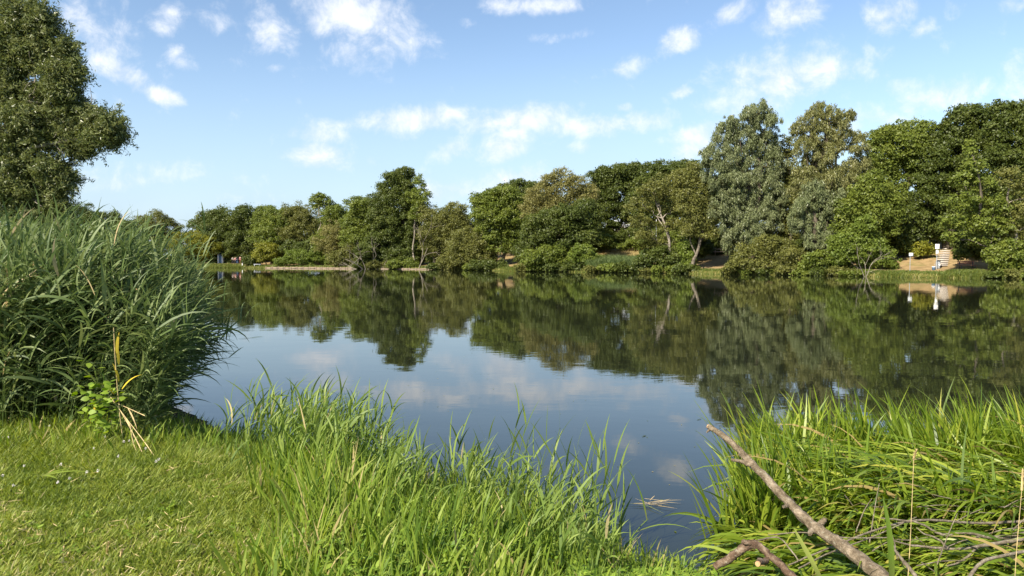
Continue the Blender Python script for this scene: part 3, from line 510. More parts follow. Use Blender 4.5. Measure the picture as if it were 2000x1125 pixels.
# --- the near willow on the left
g = np.random.default_rng(5)
NL = [(40, 22, 42, 26), (82, 40, 22, 26), (20, 70, 34, 34), (88, 82, 34, 26), (128, 104, 18, 20), (62, 108, 30, 20), (142, 138, 14, 16), (108, 142, 30, 18), (22, 125, 22, 20), (10, 185, 30, 34), (70, 180, 24, 14), (118, 176, 26, 16), (40, 225, 36, 26), (95, 222, 30, 18), (140, 212, 28, 20), (178, 232, 26, 18), (212, 240, 18, 20), (222, 262, 12, 14), (188, 268, 26, 13), (130, 258, 34, 18), (70, 268, 38, 20), (150, 290, 24, 10), (15, 285, 30, 30), (50, 320, 40, 26), (100, 330, 28, 18), (125, 352, 16, 14), (20, 370, 34, 30), (75, 375, 34, 24), (108, 398, 22, 16), (40, 415, 40, 20), (-50, 90, 50, 60), (-60, 210, 55, 60), (-60, 330, 60, 70)]
DN = 28.0; base = np.array([-22.5, DN + .5, gz(-22.5, DN) - .1])
e = empty('near_willow_tree', base, 'big near willow cut by the left edge of the picture, rising above the reeds', 'tree')
mb = MB(); k = DN / F
for (x, y, rx, ry) in NL:
    c = P(x, y, DN + (g.random() - .5) * 1.6 * rx * k); r = np.array([rx * k, .9 * min(rx, ry * 1.4) * k + .1, ry * k]) * .95
    ns = int(24 + 25 * rx * ry / 1000.); d = unit(ns, g); sc = c + d * r * (1.0 - .6 * g.random(ns) ** 1.5 + .16 * g.normal(size=ns))[:, None]; rs = .22 + .28 * g.random(ns)
    cnt = (98 * rs / .36).astype(int) * (3 if x < 0 else 5) // 5; idx = np.repeat(np.arange(ns), cnt); N = len(idx)
    dd = unit(N, g); pos = sc[idx] + dd * rs[idx][:, None] * (.3 + .8 * g.random(N))[:, None]
    pos[:, 2] -= .3 * g.random(N) * rs[idx]
    al = d[idx] * .6 + g.normal(size=(N, 3)) * .6 + np.array([.25, 0, -.25])
    rnd = np.clip(.25 + .4 * g.random(ns)[idx] + .45 * (g.random(N) - .35), 0, 1)
    leaf_tris(mb, pos, unit(N, g) + np.array([0, 0, .3]), .15 * (.6 + .8 * g.random(N)), .17, rnd, g, al)
for (x, y, rx, ry) in NL:
    c = P(x, y, DN); r = np.array([rx * k, .9 * min(rx, ry * 1.4) * k, ry * k]); nt = int(34 + 60 * (rx * ry) / 1500.)
    d = unit(nt, g); s0 = c + d * r * (.75 + .3 * g.random(nt))[:, None]; dr_ = d + .5 * g.normal(size=(nt, 3)) + np.array([.3, 0, .1]); dr_ /= np.linalg.norm(dr_, axis=1)[:, None]
    q_ = 34; idx = np.repeat(np.arange(nt), q_); N = len(idx); tt = g.random(N); Ls = .25 + .55 * g.random(nt)
    pos = s0[idx] + dr_[idx] * (tt * Ls[idx])[:, None] + .05 * g.normal(size=(N, 3)); pos[:, 2] -= .18 * tt ** 2
    leaf_tris(mb, pos, unit(N, g) + np.array([0, 0, .3]), .14 * (.6 + .8 * g.random(N)), .16, np.clip(.3 + .4 * g.random(nt)[idx] + .4 * (g.random(N) - .3), 0, 1), g, dr_[idx] + .6 * g.normal(size=(N, 3)))
mb.build('crown', M['neart'], e)
tm = MB(); pt = lambda x, y, o=0: P(x, y, DN + o)
main = smooth_path([base, pt(-40, 330), pt(-10, 200), pt(5, 120), pt(30, 20)], 5); tube(tm, main, np.linspace(.5, .09, len(main)), 9, .5, .05)
for br in ([(-30, 300), (40, 210), (70, 200), (105, 212)], [(-25, 260), (30, 160), (70, 142), (120, 140)], [(0, 130), (14, 85), (32, 65), (58, 54)], [(-30, 310), (60, 290), (130, 275), (200, 262)], [(-40, 340), (50, 330), (100, 345)], [(-30, 300), (60, 240), (140, 235), (215, 250)], [(-40, 350), (30, 380), (90, 395)], [(5, 110), (60, 100), (120, 110)]):
    pp = smooth_path([pt(x, y, (g.random() - .5) * .8) for x, y in br], 5); tube(tm, pp, np.linspace(.10, .025, len(pp)), 6, .5, .05)
    for _ in range(7):
        s = pp[int(len(pp) * (.35 + .6 * g.random()))]; tube(tm, wiggle(s, s + g.normal(size=3) * .5 + np.array([.1, 0, .1]), g, 4, .1), np.linspace(.025, .008, 10), 4, .5)
tm.build('trunk', M['palebark'], e, smooth=True)

# ------------------------------------------------------------------ dead wood and timber on the far bank
def at(px, D, dz=0): x = (px - 1000) / F * D; return np.array([x, D, gz(x, D) + dz])
g = np.random.default_rng(21)
def dead(name, label, px, off, dirs, cat='dead branch', r=.09, L=3.2, depth=3, mat='deadwood', z=0.0, up=.15):
    D = shoreD(px) + off; b0 = at(px, D, z); e = empty(name, b0, label, cat); mb = MB()
    for d in dirs: bare_branches(mb, b0.copy(), np.array(d, float), L * (.8 + .4 * g.random()), r, depth, g, up=up)
    mb.build('branches', M[mat], e, smooth=True); return e
dead('fallen_dead_tree', 'tangle of fallen bare branches reaching into the water under the tallest left hand tree', 715, -1.5, [(-.8, -.3, .5), (.6, -.3, .8), (1, -.2, .25), (-1, -.5, .1), (.1, -.4, 1)], L=3.6, r=.10)
dead('bare_dead_tree', 'bare pale dead stem with twisted branches in front of the grey-green tree', 818, .3, [(.1, -.1, 1), (.3, -.1, .9)], r=.085, L=4.5, mat='palebark', up=.4)
dead('hanging_dead_branch', 'broken pale branches hanging against the bright green bush', 1690, -.3, [(.1, -.3, 1), (-.25, -.3, 1.1), (.2, -.2, 1)], r=.035, L=2.3, depth=2)
dead('drift_branch', 'low driftwood branches lying on the water below the hanging branches', 1665, -1.0, [(1, -.1, .05), (-1, -.1, .05)], r=.05, L=1.8, depth=1)
def edging(x0, x1, label, h=.30):
    e = None; n = int((x1 - x0) / 12); mb = MB(); pm = MB()
    for i in range(n):
        xa, xb = x0 + (x1 - x0) * i / n, x0 + (x1 - x0) * (i + 1) / n
        a = np.array(far_pt(xa, shoreD(xa) - .25)); b_ = np.array(far_pt(xb, shoreD(xb) - .25)); c = (a + b_) / 2; L = np.linalg.norm(b_ - a); rz = math.atan2(b_[1] - a[1], b_[0] - a[0])
        if e is None: e = empty('timber_edging', (c[0], c[1], 0), label, 'bank edging', 'timber bank edging')
        if random.random() < .04: continue
        mb = MB(); box(mb, (c[0], c[1], h / 2 - .05 + random.uniform(-.05, .03)), (L - .01, .12, h), rz, random.random()); mb.build('board', M['palewood'], e)
        p_ = a; pm = MB(); tube(pm, [(p_[0], p_[1] - .12, -.3), (p_[0], p_[1] - .12, h + .08)], [.06, .055], 7); pm.build('post', M['wood'], e)
edging(520, 690, 'pale timber edging along the water below the bramble bank'); edging(725, 850, 'pale timber edging along the water under the tallest left hand tree', .22)

# ------------------------------------------------------------------ small things on the far bank
e = empty('information_booth', at(432, 158), 'small grey booth with two pale side panels under the leftmost dark tree', 'booth'); c = at(432, 158)
mb = MB(); box(mb, c + (-.46, 0, 1.0), (.26, 1.0, 2.0), 0, bev=.02); box(mb, c + (.46, 0, 1.0), (.26, 1.0, 2.0), 0, bev=.02); mb.build('side_panel', M['roof'], e)
mb = MB(); box(mb, c + (0, .05, 1.0), (.62, .8, 1.9), 0, bev=.02); mb.build('door', M['blue'], e)
mb = MB(); box(mb, c + (0, 0, 2.06), (1.35, 1.15, .1), 0, bev=.02); mb.build('roof', M['dark'], e)
def person(px, D, label, top, legs, h=1.7, lean=0, arm=.2):
    b0 = at(px, D); e = empty('person', b0, label, 'person', 'people under the trees'); s = h / 1.75
    def skin(name, V, E, Rr, mat):
        me = bpy.data.meshes.new(name); me.from_pydata([(x * s, y * s, z * s) for x, y, z in V], E, []); o = bpy.data.objects.new(name, me); COL.objects.link(o); o.parent = e
        sk = o.modifiers.new('skin', 'SKIN'); sk.use_smooth_shade = True
        for v_, r_ in zip(me.skin_vertices[0].data, Rr): v_.radius = (r_ * s, r_ * s)
        me.skin_vertices[0].data[0].use_root = True
        o.modifiers.new('sub', 'SUBSURF').levels = 1; o.modifiers['sub'].render_levels = 1; me.materials.append(mat)
    V = [(0, 0, .95), (0, 0, 1.2), (lean, 0, 1.42), (lean, 0, 1.52), (lean, -.01, 1.66), (.10, 0, .9), (.11, -.02, .50), (.12, .02, .07), (.13, -.12, .03), (-.10, 0, .9), (-.13, .02, .50), (-.14, .05, .07), (-.15, -.10, .03),
         (lean + .19, 0, 1.40), (.26, 0, 1.12), (.24, -arm, .90), (.24, -arm - .06, .80), (lean - .19, 0, 1.40), (-.27, 0, 1.12), (-.22, -arm * 1.3, .98), (-.20, -arm * 1.3 - .08, .94)]
    E = [(0, 1), (1, 2), (2, 3), (3, 4), (0, 5), (5, 6), (6, 7), (7, 8), (0, 9), (9, 10), (10, 11), (11, 12), (2, 13), (13, 14), (14, 15), (15, 16), (2, 17), (17, 18), (18, 19), (19, 20)]
    Rr = [.13, .13, .12, .055, .10, .085, .055, .04, .035, .085, .055, .04, .035, .06, .042, .032, .03, .06, .042, .032, .03]
    skin('body', V, E, Rr, M['skin'])
    skin('shirt', [V[i_] for i_ in (0, 1, 2, 13, 14, 17, 18)], [(0, 1), (1, 2), (2, 3), (3, 4), (2, 5), (5, 6)], [.15, .15, .14, .075, .06, .075, .06], top)
    skin('trousers', [V[i_] for i_ in (0, 5, 6, 7, 9, 10, 11)], [(0, 1), (1, 2), (2, 3), (0, 4), (4, 5), (5, 6)], [.15, .10, .075, .06, .10, .075, .06], legs)
    skin('hair', [(lean, .02, 1.68), (lean, .03, 1.76)], [(0, 1)], [.105, .06], M['hair'])
person(455, 157, 'person in a pale top and dark trousers, leftmost of the group', M['whitecloth'], M['darkcloth'], 1.6)
person(459.5, 156, 'person in a pink top and dark trousers, second from the left in the group', M['pinkcloth'], M['darkcloth'], 1.55, .05)
person(464, 157, 'person in a blue top in the middle of the group', M['bluecloth'], M['bluecloth'], 1.7)
person(470, 156, 'person in a pale top and red trousers at the right of the group', M['pinkcloth'], M['redcloth'], 1.7, -.04)
D = 149; c = at(474, D); e = empty('white_post', c, 'white marker post standing on the reedy point in the far left corner', 'post')
mb = MB(); tube(mb, [c + (0, 0, -.3), c + (0, 0, 1.15)], [.13, .12], 10); mb.build('post', M['white'], e, smooth=True); mb = MB(); tube(mb, [c + (0, 0, 1.14), c + (0, 0, 1.2), c + (0, 0, 1.25)], [.15, .15, .04], 10); mb.build('cap', M['white'], e)
c = at(503, 146); e = empty('stone_bench', c, 'low grey bench at the water in front of the dome bush', 'bench')
mb = MB(); box(mb, c + (0, 0, .42), (1.5, .4, .1), 0, bev=.02); mb.build('seat', M['grey'], e)
for s in (-1, 1): mb = MB(); box(mb, c + (s * .55, 0, .18), (.12, .32, .40), 0, bev=.02); mb.build('leg', M['grey'], e)
# signposts by the steps
c = at(1829, 79); zt = P(1829, 476.5, 79)[2]; k = 79 / F
e = empty('signpost', c, 'post with two white sign panels, a large one over a small one, beside the steps', 'signpost')
mb = MB(); tube(mb, [c + (0, 0, -.2), (c[0], c[1], zt - .05)], [.04, .04], 8); mb.build('pole', M['grey'], e, smooth=True)
mb = MB(); box(mb, (c[0], 79 - .06, P(0, 481.5, 79)[2]), (8.2 * k, .03, 9.5 * k), 0, bev=.01); mb.build('sign_panel', M['white'], e)
mb = MB(); box(mb, (c[0], 79 - .06, P(0, 492, 79)[2]), (5.2 * k, .03, 6.5 * k), 0, bev=.01); mb.build('sign_panel', M['white'], e)
c = at(1777, 77.5); e = empty('signpost', c, 'thin signpost with one grey panel standing at the left of the clearing', 'signpost'); k = 77.5 / F
mb = MB(); tube(mb, [c + (0, 0, -.2), (c[0], c[1], P(0, 495, 77.5)[2])], [.03, .03], 8); mb.build('pole', M['grey'], e, smooth=True)
mb = MB(); box(mb, (c[0] + 1 * k, 77.44, P(0, 497, 77.5)[2]), (8 * k, .03, 6 * k), 0, bev=.01); mb.build('sign_panel', M['roof'], e)
c = at(1832, 79.6); e = empty('litter_bin', c, 'dark litter bin with a pale disc between the signpost and the steps', 'bin')
mb = MB(); tube(mb, [c + (0, 0, 0), c + (0, 0, .05), c + (0, 0, .75), c + (0, 0, .80)], [.19, .21, .23, .2], 14); mb.build('bin_body', M['grey'], e, smooth=True)
mb = MB(); tube(mb, [c + (0, -.24, .42), c + (0, -.26, .42)], [.11, .11], 14); mb.build('disc', M['white'], e)
mb = MB(); tube(mb, [c + (0, 0, .80), c + (0, 0, .88), c + (0, 0, .95)], [.25, .22, .08], 14); mb.build('lid', M['dark'], e, smooth=True)
c = at(1823.5, 78.4); e = empty('blue_tub', c, 'small blue and white tub at the foot of the signpost', 'tub')
mb = MB(); tube(mb, [c, c + (0, 0, .04), c + (0, 0, .36)], [.13, .17, .2], 12); mb.build('tub_body', M['blue'], e, smooth=True)
mb = MB(); tube(mb, [c + (0, 0, .355), c + (0, 0, .42)], [.21, .20], 12); mb.build('rim', M['white'], e)
# steps climbing the bank
b0 = P(1843, 517, 80.5); e = empty('garden_steps', (b0[0], b0[1], b0[2]), 'pale steps climbing the wooded bank behind the litter bin', 'steps')
for i in range(11):
    y_ = 516.7 - i * 3.55; D = 80.5 + i * 1.0; c = P(1843 + i * .85, y_, D); wd = (16 - i * .5) * D / F
    mb = MB(); box(mb, (c[0], D + .5, c[2] - .06), (wd, 1.1, .11), 0, random.random(), bev=.015); mb.build('tread', M['stone'], e)
    mb = MB(); box(mb, (c[0], D + .09, c[2] - .51), (wd - .06, .1, .80), 0); mb.build('riser', M['riser'], e)
c = at(1889, 77.5); e = empty('park_bench', c, 'red-brown backed bench in the shade right of the steps', 'bench')
for i in range(3): mb = MB(); box(mb, c + (0, -.18 + i * .16, .45), (1.9, .13, .035), 0, bev=.008); mb.build('seat_slat', M['redwood'], e)
for i in range(2): mb = MB(); box(mb, c + (0, .30 + i * .03, .66 + i * .17), (1.9, .035, .13), 0, bev=.008); mb.build('back_slat', M['redwood'], e)
for s in (-1, 1): mb = MB(); box(mb, c + (s * .75, -.15, .2), (.07, .07, .44), 0); box(mb, c + (s * .75, .25, .42), (.07, .07, .84), 0); box(mb, c + (s * .75, .05, .40), (.06, .46, .05), 0); mb.build('leg', M['dark'], e)
# meadow fence
e = empty('post_fence', at(1200, 118), 'row of thin fence posts along the dry meadow under the dark trees', 'fence')
wmb = MB(); prev = None
for px in (1148, 1166, 1184, 1201, 1218, 1235, 1252):
    c = at(px, 118); mb = MB(); tube(mb, [c + (0, 0, -.2), c + (0, 0, 1.15)], [.06, .055], 6); mb.build('fence_post', M['wood'], e, smooth=True)
    if prev is not None:
        for h in (.5, .95): tube(wmb, [prev + (0, 0, h), c + (0, 0, h)], [.012, .012], 4)
    prev = c
wmb.build('wire', M['grey'], e)
c = at(1420, 104); e = empty('rail_fence', c, 'low wooden rail fence in the shady gap left of the silvery willow', 'fence')
for s in (-1.8, 0, 1.8): mb = MB(); box(mb, c + (s, 0, .45), (.1, .1, 1.1), 0); mb.build('fence_post', M['wood'], e)
for h in (.45, .85): mb = MB(); box(mb, c + (0, -.075, h), (4.2, .04, .12), 0, bev=.008); mb.build('rail', M['wood'], e)
c = at(1281, 101); e = empty('white_pole', c, 'slender white pole behind the leaning alder', 'pole'); zt = P(0, 430, 101)[2]
mb = MB(); tube(mb, [c, (c[0], c[1], zt)], [.06, .045], 8); mb.build('pole', M['white'], e, smooth=True)
mb = MB(); tube(mb, [(c[0], c[1], zt - .01), (c[0], c[1], zt + .03), (c[0], c[1], zt + .08)], [.065, .065, .02], 10); mb.build('cap', M['white'], e, smooth=True)
# house glimpsed through the wood
c = at(1218, 150); e = empty('house', c, 'white house glimpsed in a gap of the dark trees above the meadow fence', 'house'); top = P(0, 440, 150)[2]
mb = MB(); box(mb, (c[0], 150, (c[2] + top) / 2 - .3), (7.0, 5, top - c[2] - .6), 0); mb.build('wall', M['white'], e)
mb = MB(); V = np.array([[-3.9, -2.9, 0], [3.9, -2.9, 0], [3.9, 0, 1.6], [-3.9, 0, 1.6], [-3.9, 2.9, 0], [3.9, 2.9, 0], [-3.9, -2.9, -.15], [3.9, -2.9, -.15], [-3.9, 2.9, -.15], [3.9, 2.9, -.15]]) + np.array([c[0], 150, top - .44])
mb.add(V, [[0, 1, 2, 3], [3, 2, 5, 4], [6, 7, 1, 0], [8, 4, 5, 9], [7, 6, 8, 9]]); mb.add(V[[0, 3, 4, 8, 6]], [[0, 1, 2, 3, 4]]); mb.add(V[[1, 7, 9, 5, 2]], [[0, 1, 2, 3, 4]]); mb.build('roof', M['roof'], e)
for s in (-2.2, 0, 2.2):
    mb = MB(); box(mb, (c[0] + s, 147.47, top - 1.9), (1.1, .06, 1.3), 0); wn = mb.build('window', M['grey'], e)
    mb = MB(); box(mb, (0, 0, 0), (.9, .04, 1.1), 0); p_ = mb.build('pane', M['glass'], wn); p_.location = (c[0] + s, 147.435, top - 1.9)

# ------------------------------------------------------------------ far bank grasses
def scatter_far(x0, x1, o0, o1, n, g):
    px = x0 + (x1 - x0) * g.random(n); D = np.interp(px, [s[0] for s in SHORE], [s[1] for s in SHORE]) + o0 + (o1 - o0) * g.random(n)
    X = (px - 1000) / F * D; return np.stack([X, D, np.maximum(ground_z(X, D), -.05)], -1)
g = np.random.default_rng(31)
mb = MB(); p0 = scatter_far(390, 2060, -.1, 2.6, 42000, g)
gapx = p0[:, 0] / p0[:, 1] * F + 1000; N = len(p0)
rn = np.where(p0[:, 2] < .25, .55 + .45 * g.random(N), .8 * g.random(N))
ribbons(mb, p0, g.random(N) * 6.28, 1.1 + .4 * g.random(N), .12 + .26 * g.random(N), .05, .5, 2, 'blade', 1.57 * g.random(N), rnd=rn, g=g)
tag(mb.build('bank_grass', M['bank']), 'fringe of green and straw coloured grass along the far waterline', 'grass', kind='stuff')
mb = MB(); p0 = scatter_far(385, 476, -1.2, 2.2, 5000, g); N = len(p0)
ribbons(mb, p0, g.random(N) * 6.28, 1.2 + .3 * g.random(N), .35 + .35 * g.random(N), .06, .5, 3, 'blade', 1.57 * g.random(N), rnd=.3 + .6 * g.random(N), g=g)
tag(mb.build('point_reeds', M['bank']), 'yellow-green reeds on the point in the far left corner', 'reeds', kind='stuff')
mb = MB(); p0 = scatter_far(1150, 1262, .2, 5.5, 9000, g); N = len(p0)
ribbons(mb, p0, g.random(N) * 6.28, 1.2 + .3 * g.random(N), 1.3 + .9 * g.random(N), .09, .6, 3, 'blade', 1.57 * g.random(N), rnd=.2 + .6 * g.random(N), g=g)
tag(mb.build('far_reeds', M['reed']), 'grey-green reeds in front of the dry meadow in the middle of the far bank', 'reeds', kind='stuff')
mb = MB(); p0 = np.concatenate([scatter_far(1835, 1935, -.2, 2.2, 5000, g), scatter_far(1620, 1780, -.2, 1.5, 3500, g), scatter_far(980, 1010, -.1, 2, 900, g)]); p0 = p0[wob(p0[:, 0], p0[:, 1], 1.1) + .5 * g.random(len(p0)) > .15]; N = len(p0)
ribbons(mb, p0, g.random(N) * 6.28, 1.1 + .4 * g.random(N), (.3 + .35 * g.random(N)), .05, .7, 3, 'blade', 1.57 * g.random(N), rnd=.1 + .75 * g.random(N), g=g)
tag(mb.build('waterside_sedge', M['bank']), 'taller green sedge at the water below the clearing and the bench', 'sedge', kind='stuff')
mb = MB(); p0 = scatter_far(1130, 1300, 13, 22, 9000, g); N = len(p0)
ribbons(mb, p0, g.random(N) * 6.28, 1.2 + .3 * g.random(N), .3 + .3 * g.random(N), .04, .4, 2, 'blade', 1.57 * g.random(N), g=g)
tag(mb.build('dry_meadow_grass', M['dry']), 'sun-bleached grass of the meadow strip by the post fence', 'grass', kind='stuff')

# ------------------------------------------------------------------ near reed bed
g = np.random.default_rng(41)
def reed_plants(X, Y, H, g, mb, lean=.35, leaf_w=.020, nleaf=(11, 18), az0=0.0, Ll=.42, stem=None, spread=.5, leaf_el=.75):
    N = len(X); Z = np.maximum(ground_z(X, Y), -.15); P0 = np.stack([X, Y, Z], -1)
    az = az0 + g.normal(size=N) * spread; dr = lean * (.5 + g.random(N))
    st = stem or mb
    path = ribbons(st, P0, az, 1.5 - .1 * g.random(N), H, .008, dr, 8, 'stem', 1.57 * g.random(N), rnd=.15 + .3 * g.random(N), power=1.3, g=g)
    nl = g.integers(nleaf[0], nleaf[1], N); idx = np.repeat(np.arange(N), nl); n = len(idx)
    t = .10 + .90 * g.random(n) ** .8; f = t * 8; k = np.minimum(f.astype(int), 7); fr = (f - k)[:, None]
    base = path[idx, k] * (1 - fr) + path[idx, k + 1] * fr
    a2 = az0 + g.normal(size=n) * 1.35; topf = t > .92
    el = np.where(topf, 1.2, leaf_el) + .25 * g.normal(size=n)
    ribbons(mb, base, a2, el, Ll * (.65 + .6 * g.random(n)) * np.where(t < .25, .8, 1), leaf_w * (.6 + .7 * g.random(n)), .35 + 1.0 * g.random(n), 6, 'leaf', .9 * g.normal(size=n), bend=.3 * g.normal(size=n), rnd=np.clip(.10 + .55 * g.random(n) + .25 * g.random(N)[idx] + np.where(g.random(n) > .975, .5, 0), 0, 1), g=g)
n = 2500; Y = 6.12 + 4.0 * g.random(n); fx = g.random(n); xr = -.447 * Y - .50; xl = -.92 * Y - 1.0; X = xl + (xr - xl) * fx
edge = np.clip((xr - X) / .8, 0, 1)
H = (1.74 + .30 * g.random(n)) * (.76 + .24 * edge ** .6) * np.interp(Y, [6.1, 7.4], [.76, 1.0])
H += .10 * np.sin(X * 2.3)
mb = MB(); reed_plants(X, Y, H, g, mb, lean=.48, az0=-.15, spread=.5, Ll=.42, leaf_w=.0215)
n = 46; Y = 7.1 + 2.2 * g.random(n); X = -.447 * Y - .62 + .1 * g.normal(size=n); reed_plants(X, Y, 1.0 + .7 * g.random(n), g, mb, lean=1.15, az0=-.1, spread=.35, Ll=.46, leaf_el=.3)
n = 70; Y = 6.8 + 2.6 * g.random(n); xr = -.447 * Y - .55; X = xr - 4.2 * g.random(n) ** 1.2; reed_plants(X, Y, 1.98 + .30 * g.random(n), g, mb, lean=.45, az0=-.1, spread=.4, Ll=.34, leaf_w=.014, leaf_el=1.0)
tag(mb.build('reed_bed', M['reed']), 'tall dense reed bed bending to the right over the water at the left of the picture', 'reeds', kind='stuff')
# taller reeds that stand clear of the bed
proto = None
def reed_stalk(x, y, h, seed, label, group=None, mat='yreed', az0=0., lean=.3, nl=(6, 9), w=.018, Ll=.34, leaf_el=1.15):
    g = np.random.default_rng(seed); z = max(gz(x, y), -.1); e = empty('reed_stalk', (x, y, z), label, 'reed', group); st = MB(); n = 9
    ang = 1.52 - lean * np.linspace(0, 1, n) ** 1.4; az = az0 + .2 * g.normal(); seg = h / (n - 1)
    pts = [np.array([x, y, z])]
    for i_ in range(1, n): pts.append(pts[-1] + seg * np.array([math.cos(ang[i_]) * math.cos(az), math.cos(ang[i_]) * math.sin(az), math.sin(ang[i_])]))
    pts = np.array(pts); tube(st, pts, np.linspace(.005, .0018, n), 5, .4); st.build('stem', M[mat], e, smooth=True)
    k = g.integers(*nl); side = 0
    for i_ in range(k):
        t_ = .18 + .80 * i_ / max(1, k - 1); f = t_ * (n - 1); j_ = min(int(f), n - 2); p_ = pts[j_] * (1 - (f - j_)) + pts[j_ + 1] * (f - j_)
        a = az0 + (0 if i_ % 2 else math.pi) + .6 * g.normal(); lm = MB()
        ribbons(lm, p_[None], a, (leaf_el if t_ < .9 else 1.45) + .12 * g.normal(), Ll * (.7 + .5 * g.random()) , w * (.8 + .4 * g.random()), .25 + .9 * g.random() * (1.6 - leaf_el), 7, 'leaf', .5 * g.normal(), rnd=.25 + .5 * g.random(), g=g)
        lm.build('leaf', M[mat], e)
    return e
# ------------------------------------------------------------------ near bank: lawn, tall grass, herbs
g = np.random.default_rng(51)
def near_scatter(n, xlo, xhi, ylo, yhi, test, g):
    X = xlo + (xhi - xlo) * g.random(n); Y = ylo + (yhi - ylo) * g.random(n); d = signed_dist(X, Y); k = test(X, Y, d); X, Y, d = X[k], Y[k], d[k]
    return X, Y, ground_z(X, Y, d), d
def lawn_edge(Y): return np.interp(Y, [2.5, 3.5, 4.5, 5.5, 6.5, 7.3], [-1.0, -1.30, -1.62, -2.0, -2.3, -2.7]) + .12 * np.sin(Y * 5)
X, Y, Z, d = near_scatter(330000, -6.8, -.6, 2.4, 7.4, lambda x, y, d: (d > .02) & (x < lawn_edge(y) + .3) & (x > -.86 * y - .7), g)
N = len(X); tallf = ss(Y, 5.0, 6.4); patchn = .5 + .5 * wob(X, Y, 1.7)
L = (.035 + .045 * g.random(N)) * (.8 + .5 * patchn + .35 * (wob(X, Y, 5.3) > .35)) + tallf * (.05 + .12 * g.random(N))
dryp = (1 - tallf) * ss(wob(X + 3, Y, 2.1) + .6 * wob(X, Y + 1, 6.3) + .9 * ss(-Y, -4.6, -3.4), .0, 1.1)
rn = np.clip(g.random(N) ** 1.25 * .80 - .22 * ss(wob(X + 1, Y, 3.7), 0, .8) + .36 * dryp * g.random(N) + (g.random(N) > .97) * .3, 0, 1)
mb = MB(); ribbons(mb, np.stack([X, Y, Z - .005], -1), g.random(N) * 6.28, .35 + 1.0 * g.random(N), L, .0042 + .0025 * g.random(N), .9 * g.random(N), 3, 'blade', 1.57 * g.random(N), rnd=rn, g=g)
tag(mb.build('lawn_grass', M['grassm']), 'short sunlit lawn grass in the lower left corner of the picture', 'grass', kind='stuff')
# tall grass in front of the reed bed and along the whole bank
X, Y, Z, d = near_scatter(47000, -8.5, 3.3, 2.7, 7.6, lambda x, y, d: (d > -.10) & (((x > lawn_edge(y) - .05 + .25 * g.random(len(x)))) | ((y > 5.6) & (g.random(len(x)) < .8 * ss(y, 5.5, 6.3)))), g)
keep = ~((X > 1.15) & (Y > 3.6)); X, Y, Z, d = X[keep], Y[keep], Z[keep], d[keep]; N = len(X)
hgt = np.interp(X, [-8, -3, -2.3, -1.4, -.6, .2, .8, 1.1, 3], [.22, .25, .26, .42, .36, .31, .27, .14, .10]) * (.42 + .75 * g.random(N))
hgt *= np.where(Y < 3.9, .75, 1.0) * (1 + .22 * wob(X, Y, 2.7) + .18 * wob(X + 4, Y, 6.1))
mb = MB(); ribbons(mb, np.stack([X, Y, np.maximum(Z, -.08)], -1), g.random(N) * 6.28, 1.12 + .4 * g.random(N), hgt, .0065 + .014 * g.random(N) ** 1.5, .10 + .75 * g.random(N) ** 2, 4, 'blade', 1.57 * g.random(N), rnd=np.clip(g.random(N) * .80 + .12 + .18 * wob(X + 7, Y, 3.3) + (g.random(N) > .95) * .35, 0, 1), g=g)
tag(mb.build('tall_grass', M['tall']), 'tall fresh green grass on the near bank between the lawn and the water', 'grass', kind='stuff')
# young reeds in the tall grass
n = 210; X = -2.3 + 2.85 * g.random(n); Ye = np.interp(X, [-2.85, -1.5, -.45, .36, .8], [7.5, 6.4, 5.75, 5.1, 4.6]); Y = Ye - .1 - 1.5 * g.random(n) ** 1.5
n2 = 110; X2 = -1.62 + .28 * g.normal(size=n2); Y2 = 6.0 + .25 * g.normal(size=n2); X = np.concatenate([X, X2]); Y = np.concatenate([Y, Y2]); n = len(X)
mb = MB(); reed_plants(X, Y, (.34 + .30 * g.random(n)) * np.where(X < -1.1, 1.2, .85), g, mb, lean=.3, az0=.3, spread=2.5, Ll=.26, leaf_w=.015, nleaf=(5, 9), leaf_el=1.2)
tag(mb.build('young_reeds', M['yreed']), 'young reeds mixed into the tall grass along the near waterline', 'reeds', kind='stuff')
YR = [(1040, 5.6, .80), (1062, 5.7, .95), (985, 6.0, 1.0), (1010, 5.9, .78), (1100, 5.5, .75), (1135, 5.4, .86), (1150, 5.3, .88), (1172, 5.25, .80), (1190, 5.2, .62), (935, 6.1, .72), (880, 6.3, .68), (1085, 5.45, .66), (1120, 5.35, .6), (860, 6.3, .6), (640, 6.9, .92), (660, 6.9, .84), (690, 6.8, .86), (720, 6.8, .80), (610, 6.95, .80), (575, 7.0, .70), (1205, 5.1, .5), (480, 7.1, .62), (500, 7.1, .6), (1160, 5.1, .7), (1000, 6.0, .92)]
YR = [(a_, b_ - (.65 if 550 < a_ < 1180 else .15), c_ * .84) for a_, b_, c_ in YR]; YR.sort(); left_n = sum(1 for y_ in YR if y_[0] < 750)
for i_, (px, D, h) in enumerate(YR):
    lab = (ORD[i_] + ' upright reed from the left in the reed tufts nearest the reed bed') if i_ < left_n else (ORD[len(YR) - 1 - i_] + ' upright reed from the right end of the near bank grass')
    reed_stalk((px - 1000) / F * D, D, h, 600 + i_, lab, 'young reeds standing clear of the bank grass', az0=.2, lean=.22, leaf_el=1.22, Ll=.30)
p_ = PZ(1210, 1125, .25); reed_stalk(p_[0] - .03, p_[1], .50, 700, 'short reed with wide spread leaves leaning right over the water where the grass ends', az0=0, lean=.75, leaf_el=.55, nl=(5, 6), Ll=.36, w=.016, mat='tall')
